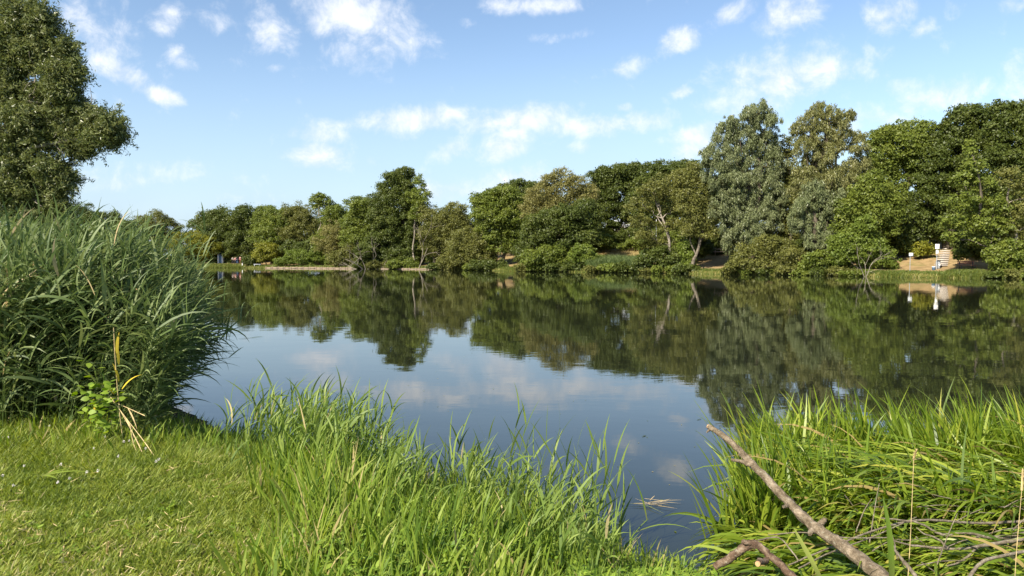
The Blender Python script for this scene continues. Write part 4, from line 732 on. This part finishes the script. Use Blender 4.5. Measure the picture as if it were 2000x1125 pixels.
# low broad-leaved herbs
X, Y, Z, d = near_scatter(3600, -1.7, 1.4, 3.0, 5.9, lambda x, y, d: (d > .12) & (x > lawn_edge(y) + .2) & (wob(x * 1.7, y, 1.9) > -.35), g); N = len(X)
mb = MB(); q_ = 7; idx = np.repeat(np.arange(N), q_); n = len(idx); hz = .02 + .15 * g.random(n)
ribbons(mb, np.stack([X[idx] + .02 * g.normal(size=n), Y[idx] + .02 * g.normal(size=n), Z[idx] + hz], -1), g.random(n) * 6.28, .1 + .6 * g.random(n), .022 + .026 * g.random(n), .012 + .010 * g.random(n), .5 * g.random(n), 3, 'oval', .4 * g.normal(size=n), g=g)
ribbons(mb, np.stack([X, Y, Z], -1), g.random(N) * 6.28, 1.3, .22, .004, .3, 3, 'stem', g=g)
tag(mb.build('herb_cover', M['herb']), 'bright low broad-leaved weeds among the grass at the bottom middle', 'ground cover', kind='stuff')
X, Y, Z, d = near_scatter(900, -6, -1.0, 2.8, 6.6, lambda x, y, d: (x < lawn_edge(y)) & (wob(x + 9, y, 1.6) > -.1), g); N = len(X)
mb = MB(); q_ = 6; idx = np.repeat(np.arange(N), q_); n = len(idx)
ribbons(mb, np.stack([X[idx], Y[idx], Z[idx] + .012 + .02 * g.random(n)], -1), g.random(n) * 6.28, .15 + .5 * g.random(n), .025 + .03 * g.random(n), .010 + .010 * g.random(n), .6 * g.random(n), 3, 'oval', .4 * g.normal(size=n), g=g)
tag(mb.build('lawn_weeds', M['herb']), 'small broad-leaved weeds scattered through the short lawn', 'ground cover', kind='stuff')
X, Y, Z, d = near_scatter(1700, -6, -.8, 2.6, 6.2, lambda x, y, d: (x < lawn_edge(y) + .2) & (wob(x + 3, y, 2.1) + .7 * g.random(len(x)) > .1), g); N = len(X)
mb = MB(); ribbons(mb, np.stack([X, Y, Z + .02 + .03 * g.random(N)], -1), g.random(N) * 6.28, .2 * g.normal(size=N), .04 + .07 * g.random(N), .003 + .002 * g.random(N), .3 * g.random(N), 2, 'blade', 1.57 * g.random(N), g=g)
tag(mb.build('dry_clippings', M['straw']), 'dry pale grass clippings lying in the short lawn', 'grass clippings', kind='stuff')
# clover heads in the lawn
X, Y, Z, d = near_scatter(900, -5.2, -2.6, 4.6, 6.4, lambda x, y, d: (g.random(len(x)) < .14), g)
for i_ in range(min(34, len(X))):
    mb = MB(); c = np.array([X[i_], Y[i_], Z[i_] + .09 + .05 * g.random()]); n = 26; dd = unit(n, g)
    ribbons(mb, np.repeat(c[None], n, 0) + dd * .003, np.arctan2(dd[:, 1], dd[:, 0]), np.arcsin(dd[:, 2]), .009, .004, 0, 2, 'oval', g=g)
    e = empty('clover_flower', (X[i_], Y[i_], Z[i_]), 'tiny white clover flower head in the longer lawn grass', 'flower', 'clover flowers in the lawn'); mb.build('flower_head', M['petal'], e)
    mb = MB(); tube(mb, [(X[i_], Y[i_], Z[i_]), tuple(c)], [.0012, .001], 4); mb.build('stem', M['tall'], e)
# grass seed heads
def seed_head(px, py_top, D, h, seed, label, thick=.006, hl=.09, name='grass_seed_stalk', group=None):
    g = np.random.default_rng(seed); top = P(px, py_top, D); z0 = max(gz(top[0], D), -.05); e = empty(name, (top[0], D, z0), label, 'grass stalk', group); b0 = np.array([top[0] - .03 * (top[2] - z0), D, z0])
    pts = smooth_path([b0, (b0 + top) / 2 + g.normal(size=3) * .012, top - (0, 0, hl)], 5); mb = MB(); tube(mb, pts, np.linspace(.0022, .0013, len(pts)), 5, .5); mb.build('stem', M['straw'], e)
    mb = MB(); n = 90; t_ = g.random(n); base = (top - np.array([0, 0, hl]))[None] + t_[:, None] * np.array([.012, 0, hl]); ribbons(mb, base, g.random(n) * 6.28, .9 + .4 * g.random(n), .014, .0045, .2, 2, 'oval', g=g); tube(mb, [top - (0, 0, hl), top], [thick * .5, thick * .2], 5); mb.build('seed_head', M['straw'], e)
for i_, (px, py, D) in enumerate(sorted([(785, 925, 5.2), (805, 950, 5.0), (845, 955, 5.1), (730, 960, 5.0), (750, 1000, 4.6), (890, 1095, 4.0), (650, 1010, 4.5), (770, 945, 5.4), (835, 985, 4.9), (120, 1070, 3.75), (128, 1082, 3.7), (208, 1060, 3.8), (235, 1075, 3.7), (185, 1000, 4.3)])):
    seed_head(px, py, D, 0, 800 + i_, ORD[i_] + ' pale dry seed head from the left in the near bank grass', group='pale seed heads in the near grass')
# loose fresh reed lying on the lawn
e = empty('broken_reed_piece', PZ(80, 930, .5), 'broken green reed leaf spray lying on the lawn at the left', 'reed'); c = PZ(80, 930, .54)
for a, L_ in ((.1, .34), (-.5, .22), (2.9, .2), (3.5, .16), (.8, .2)): mb = MB(); ribbons(mb, c[None], a, .25, L_, .018, .5, 6, 'leaf', .3, rnd=.7, g=g); mb.build('leaf', M['tall'], e)
# yellow leaves and bindweed on the front of the reeds
def on_front(px, py, D=6.35): return P(px, py, D * .935)
e = empty('yellowing_reed', on_front(232, 850), 'reed with bright yellow withered leaves at the front of the reed bed', 'reed')
mb = MB(); tube(mb, smooth_path([on_front(240, 860), on_front(232, 790), on_front(225, 700), on_front(222, 640)], 4), .004, 5); mb.build('stem', M['straw'], e)
for (x, y, a, L_, el_) in ((232, 745, 2.4, .22, 1.1), (232, 712, 2.2, .26, 1.2), (222, 770, 2.8, .2, .8), (228, 690, 1.9, .22, 1.3), (238, 760, .4, .2, 1.0), (182, 800, 2.5, .16, -.9), (183, 780, 2.0, .14, -1.1)):
    mb = MB(); ribbons(mb, on_front(x, y, 6.3)[None], a, el_, L_, .026, .9, 7, 'leaf', .4, rnd=.5, g=g); mb.build('leaf', M['yellowleaf'], e)
e = empty('bindweed_plant', on_front(190, 830), 'light green climbing bindweed leaves at the front of the reed bed', 'climber'); mb = MB(); n = 110
cc = np.array([on_front(195 + 22 * g.normal(), 790 + 32 * g.normal(), 6.3 + .05 * g.normal()) for _ in range(n)]); ribbons(mb, cc, g.random(n) * 6.28, .3 + .3 * g.normal(size=n), .07, .05, .8, 4, 'oval', .5 * g.normal(size=n), g=g); mb.build('foliage', M['herb'], e)
mb = MB(); tube(mb, smooth_path([on_front(190, 850), on_front(180, 800), on_front(205, 770), on_front(200, 720)], 4), .003, 5); mb.build('stem', M['herb'], e)
# broken straw-coloured reed stems
for (pts, lab) in (([(212, 770, 6.35), (245, 815, 6.2), (280, 860, 6.05), (303, 893, 5.9)], 'longest broken straw coloured reed stem hanging out of the reed bed onto the lawn'), ([(235, 802, 6.25), (262, 850, 6.1), (284, 897, 5.95)], 'middle broken straw stem ending beside the longest one on the lawn'), ([(255, 840, 6.15), (262, 870, 6.05), (274, 895, 5.95)], 'shortest broken straw stem on the lawn below the reed bed'), ([(215, 782, 6.3), (250, 797, 6.2), (283, 812, 6.15)], 'near level broken straw stem sticking out to the right of the reed bed')):
    a = np.array([P(p_[0], p_[1], p_[2] * .94) for p_ in pts]); zs = a[-1]; e = empty('broken_reed', zs, lab, 'reed'); mb = MB(); sp_ = smooth_path(a, 5); tube(mb, sp_, np.linspace(.0022, .0038, len(sp_)), 6, .5, .05); mb.build('stem', M['straw'], e, smooth=True)
    mb = MB(); ribbons(mb, a[1][None], -.6, -.7, .22, .012, .4, 4, 'leaf', .4, rnd=.5, g=g); mb.build('dry_sheath', M['straw'], e)

# ------------------------------------------------------------------ sedge clump on the right
g = np.random.default_rng(61)
mb = MB(); n = 900; Y = 3.45 + 3.6 * g.random(n) ** .85; Xl = .348 * Y + .12 * g.normal(size=n) + .35 * ss(-Y, -4.4, -3.9); Xr = .98 * Y + .6; X = Xl + (Xr - Xl) * g.random(n) ** .95
nb = 13; hum = .75 + .5 * g.random(n); tilt = .35 * g.normal(size=n); idx = np.repeat(np.arange(n), nb); N = len(idx); bx = X[idx] + .05 * g.normal(size=N); by = Y[idx] + .05 * g.normal(size=N); bz = np.maximum(ground_z(bx, by), -.06)
u_ = (bx / by - .33) / .6; mid = ss(u_, .10, .30) * ss(6.25 + .3 * np.sin(bx * 2.6) - by, 0, .5); flat_ = g.random(n)[idx] < np.where(by < 4.75, 1.0, .86 * mid + .04)
az = np.where(flat_, 3.3 + .35 * g.normal(size=N), g.random(N) * 6.28); az = np.where(~flat_ & (g.random(N) < .5), 2.9 + .5 * g.normal(size=N), az)
el = np.where(flat_, .95 + .15 * g.normal(size=N), 1.32 + .16 * g.normal(size=N)); dr = np.where(flat_, 1.25 + .35 * g.random(N), .15 + .65 * g.random(N) ** 1.5)
el = np.where(by < 4.75, el - .30, el); L = hum[idx] * np.where(flat_, np.where(by < 4.75, .60, .86), .70) * (.55 + .55 * g.random(N)) * np.where(by > 6, 1.08, 1.0)
rn = np.clip(g.random(N) * .9 + np.where(flat_ & (g.random(N) < .16), .42, 0), 0, 1)
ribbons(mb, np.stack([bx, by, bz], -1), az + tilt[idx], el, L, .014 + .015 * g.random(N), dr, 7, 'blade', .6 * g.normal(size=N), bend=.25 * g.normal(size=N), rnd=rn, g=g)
tag(mb.build('sedge_clump', M['sedge']), 'glossy green sedge clump partly flattened, filling the lower right of the picture', 'sedge', kind='stuff')

# ------------------------------------------------------------------ fallen limb, log, twigs
def wood(name, label, pts, r, mat, cat, stubs=(), n=10, rough=.07, cut_end=False, group=None):
    a = np.array([P(*p_) for p_ in pts]); sp_ = smooth_path(a, 8); sp_ = sp_ + np.random.default_rng(len(pts)).normal(size=sp_.shape) * r[0] * .10
    rr = np.interp(np.linspace(0, 1, len(sp_)), np.linspace(0, 1, len(r)), r); e = empty(name, a[0], label, cat, group); mb = MB(); tube(mb, sp_, rr, n, .5, rough); mb.build('limb', M[mat], e, smooth=True)
    for (s0, s1, ra, rb, nm) in stubs:
        p0, p1 = np.array(P(*s0)), np.array(P(*s1)); mb = MB(); pp = wiggle(p0, p1, rng, 5, .07); tube(mb, pp, np.linspace(ra, rb, len(pp)), 7, .5, .1); mb.build(nm, M[mat], e, smooth=True)
    if cut_end:
        d_ = sp_[0] - sp_[1]; d_ /= np.linalg.norm(d_); mb = MB(); tube(mb, [sp_[0], sp_[0] + d_ * .006], [rr[0] * .88, rr[0] * .82], 10); mb.build('cut_face', M['cut'], e)
    return e
wood('fallen_limb', 'thick bare brown limb rising diagonally out of the sedge over the water', [(1384, 832, 4.75), (1425, 862, 4.65), (1475, 912, 4.5), (1530, 970, 4.3), (1580, 1020, 4.1), (1640, 1062, 3.9), (1700, 1108, 3.7), (1760, 1160, 3.5)], [.018, .022, .026, .029, .033, .038, .043], 'limb', 'branch',
     stubs=[((1472, 908, 4.5), (1428, 898, 4.55), .016, .009, 'side_twig'), ((1598, 1030, 4.05), (1612, 1012, 4.05), .022, .012, 'knot'), ((1590, 1032, 4.05), (1582, 1044, 4.0), .024, .012, 'knot'), ((1548, 985, 4.25), (1530, 990, 4.2), .016, .010, 'knot'), ((1388, 836, 4.74), (1380, 845, 4.74), .016, .004, 'splinter')], cut_end=True, n=12)
wood('fallen_log', 'short dark crooked log with lichen at the foot of the sedge', [(1395, 1108, 3.95), (1425, 1090, 3.95), (1455, 1070, 3.92), (1475, 1062, 3.9), (1500, 1082, 3.85), (1530, 1108, 3.75), (1570, 1150, 3.6)], [.020, .024, .025, .022, .021, .020, .020], 'log', 'log',
     stubs=[((1496, 1095, 3.82), (1480, 1100, 3.72), .019, .016, 'stub'), ((1476, 1066, 3.9), (1450, 1056, 3.9), .022, .012, 'stub')], n=12)
p0 = np.array(P(1481, 1101, 3.715)); e_ = [o for o in bpy.data.objects if o.name.startswith('fallen_log')][0]; mb = MB(); dv = p0 - np.array(P(1496, 1095, 3.82)); dv /= np.linalg.norm(dv); tube(mb, [p0, p0 + dv * .012], [.015, .014], 10); mb.build('cut_face', M['cut'], e_)
G_ = 'grey dead twigs lying over the sedge'
wood('dead_twig', 'longest grey branch arching from the right edge across to the crooked log', [(2040, 1015, 4.5), (1920, 1022, 4.4), (1800, 1016, 4.3), (1720, 1032, 4.2), (1630, 1066, 4.05), (1540, 1104, 3.9)], [0.0087, 0.0081, 0.0068, 0.0056, 0.0043], 'twig', 'branch', group=G_)
wood('dead_twig', 'rough lichened branch entering from the right edge below the longest grey branch', [(2040, 1035, 4.3), (1950, 1050, 4.25), (1880, 1040, 4.2), (1840, 1044, 4.2), (1790, 1020, 4.2), (1720, 1012, 4.2)], [0.0149, 0.0124, 0.0099, 0.0062, 0.0043], 'twig', 'branch', group=G_, rough=.16)
wood('dead_twig', 'grey branch sagging under the lichened one and forking to the left', [(2040, 1046, 4.15), (1940, 1062, 4.1), (1870, 1072, 4.05), (1790, 1066, 4.05), (1740, 1055, 4.05)], [0.0124, 0.0105, 0.0081, 0.0062, 0.0037], 'twig', 'branch', group=G_, rough=.12, stubs=[((1930, 1064, 4.1), (1850, 1105, 3.95), .009, .004, 'side_twig'), ((1850, 1070, 4.05), (1790, 1030, 4.1), .007, .003, 'side_twig')])
wood('dead_twig', 'grey branch in the lower right corner running down out of the picture', [(2040, 1070, 3.95), (1960, 1085, 3.85), (1915, 1100, 3.8), (1885, 1140, 3.7)], [0.0087, 0.0087, 0.0093, 0.0099], 'twig', 'branch', group=G_)
wood('dead_twig', 'short pale lichened branch standing just right of the broad green blade', [(1738, 1055, 3.85), (1752, 1080, 3.75), (1772, 1105, 3.65), (1800, 1140, 3.55)], [0.0062, 0.0074, 0.0099, 0.0112], 'twig', 'branch', group=G_, rough=.14)
wood('dead_twig', 'thin arched twig between the crooked log and the thick limb', [(1480, 1055, 4.0), (1520, 1050, 4.0), (1545, 1075, 3.95), (1560, 1095, 3.9)], [0.0043, 0.0043, 0.0037], 'twig', 'branch', group=G_)
wood('dead_twig', 'thin twig crossing under the thick limb from the log to the right', [(1500, 1045, 4.1), (1570, 1040, 4.1), (1650, 1050, 4.05), (1740, 1050, 4.1)], [0.0031, 0.0037, 0.0031], 'twig', 'branch', group=G_)
wood('dead_twig', 'lower twig crossing the thick limb near the bottom edge', [(1560, 1110, 3.8), (1620, 1080, 3.95), (1700, 1050, 4.1), (1790, 1010, 4.25)], [0.0043, 0.0043, 0.0037, 0.0025], 'twig', 'branch', group=G_)
gg = np.random.default_rng(71)
tw_xy = sorted((1560 + 440 * gg.random(), 960 + 150 * gg.random()) for _ in range(26)); tw_rank = list(range(26))
for i_ in range(26):
    x, y = tw_xy[i_]; D = np.interp(y, [930, 1120], [4.9, 3.85]); a = .5 * gg.normal() + (0 if gg.random() < .7 else 1.2); L_ = 50 + 90 * gg.random()
    wood('small_twig', (ORD[tw_rank[i_] % 13] + (' fine grey twig from the left in the flattened sedge' if tw_rank[i_] < 13 else ' fine grey twig from the middle in the flattened sedge')), [(x, y, D), (x + L_ * .5 * math.cos(a), y - L_ * .5 * math.sin(a) - 6 * gg.random(), D + .03), (x + L_ * math.cos(a), y - L_ * math.sin(a) + 8 * gg.normal(), D + .05)], [.004, .003, .002], 'twig', 'twig', group='fine twigs tangled in the sedge', n=5)
X = -3 + 9 * gg.random(420); Y = 5.2 + 22 * gg.random(420) ** 1.3; k = signed_dist(X, Y) < -.15; X, Y = X[k], Y[k]; n = len(X); mb = MB()
ribbons(mb, np.stack([X, Y, .004 + 0 * X], -1), gg.random(n) * 6.28, .03, .012 + .03 * gg.random(n), .008 + .01 * gg.random(n), .05, 2, 'oval', g=gg)
tag(mb.build('floating_bits', M['bank']), 'tiny scattered bits of weed and seed floating on the open water', 'floating debris', kind='stuff')
# single blades in front of the sedge
def blade(label, pts, w_, mat='tall', rnd_=.6):
    a = np.array([P(*p_) for p_ in pts]); s_ = smooth_path(a, 6); n = len(s_); t_ = np.linspace(0, 1, n); prof = np.interp(t_, [0, .5, .85, 1], [.9, 1, .55, .03]) * w_ / 2
    sd_ = np.array([.95, .25, 0]); V = np.concatenate([s_ - prof[:, None] * sd_, s_ + np.array([0, .2, 0]) * prof[:, None], s_ + prof[:, None] * sd_]); i_ = np.arange(n - 1)
    mb = MB(); mb.add(V, np.concatenate([np.stack([i_, i_ + n, i_ + n + 1, i_ + 1], -1), np.stack([i_ + n, i_ + 2 * n, i_ + 2 * n + 1, i_ + n + 1], -1)]), rnd_, np.tile(t_, 3)); o = mb.build('broad_blade', M[mat], smooth=True); tag(o, label, 'grass blade')
blade('broad upright green blade in front of the sedge at the bottom right', [(1742, 1150, 3.0), (1741, 1090, 3.0), (1736, 1030, 3.02), (1724, 968, 3.05)], .034, rnd_=.3)
blade('pale yellow-green blade leaning left in front of the thick limb', [(1612, 1150, 3.0), (1588, 1100, 3.0), (1566, 1060, 3.02), (1550, 1030, 3.04)], .026, rnd_=.9)
seed_head(1785, 880, 3.4, 0, 900, 'very tall thin straw coloured stalk standing in front of the sedge', .003, .05)
seed_head(1997, 915, 3.4, 0, 901, 'thin stalk with a pale seed spike at the right edge of the picture', .012, .11)
# floating bits
c = PZ(1275, 985, .01); e = empty('floating_straw', c, 'little raft of floating straw and reed bits on the dark water', 'floating debris')
for _ in range(14): mb = MB(); a = gg.normal() * .5 + (math.pi if gg.random() < .5 else 0); ribbons(mb, (c + np.array([.05 * gg.normal(), .05 * gg.normal(), .005]))[None], a, .12 * gg.random(), .10 + .16 * gg.random(), .007, .1, 3, 'blade', g=gg); mb.build('straw', M['straw'] if gg.random() < .7 else M['tall'], e)
c = PZ(488, 660, .005); e = empty('floating_leaf', c, 'dark floating weed leaf on the water right of the reed bed', 'floating debris'); mb = MB()
for a in (0.1, .3, 3.0): ribbons(mb, c[None], a, .15, .35, .06, .25, 5, 'leaf', .1, rnd=.1, g=gg)
mb.build('leaf', M['oak'], e)
for i_, (x, y) in enumerate([(735, 1060), (1370, 818), (1262, 850), (905, 828), (700, 660), (918, 675)]):
    if y > 1000: continue
    c = PZ(x, y, .004); mb = MB(); ribbons(mb, c[None], gg.random() * 6, .05, .05 + .02 * c[1] * .3, .02, .1, 3, 'oval', rnd=.2, g=gg); tag(mb.build('floating_leaf', M['oak']), 'tiny dark leaf drifting alone on the open water', 'leaf', 'tiny leaves adrift on the lake')
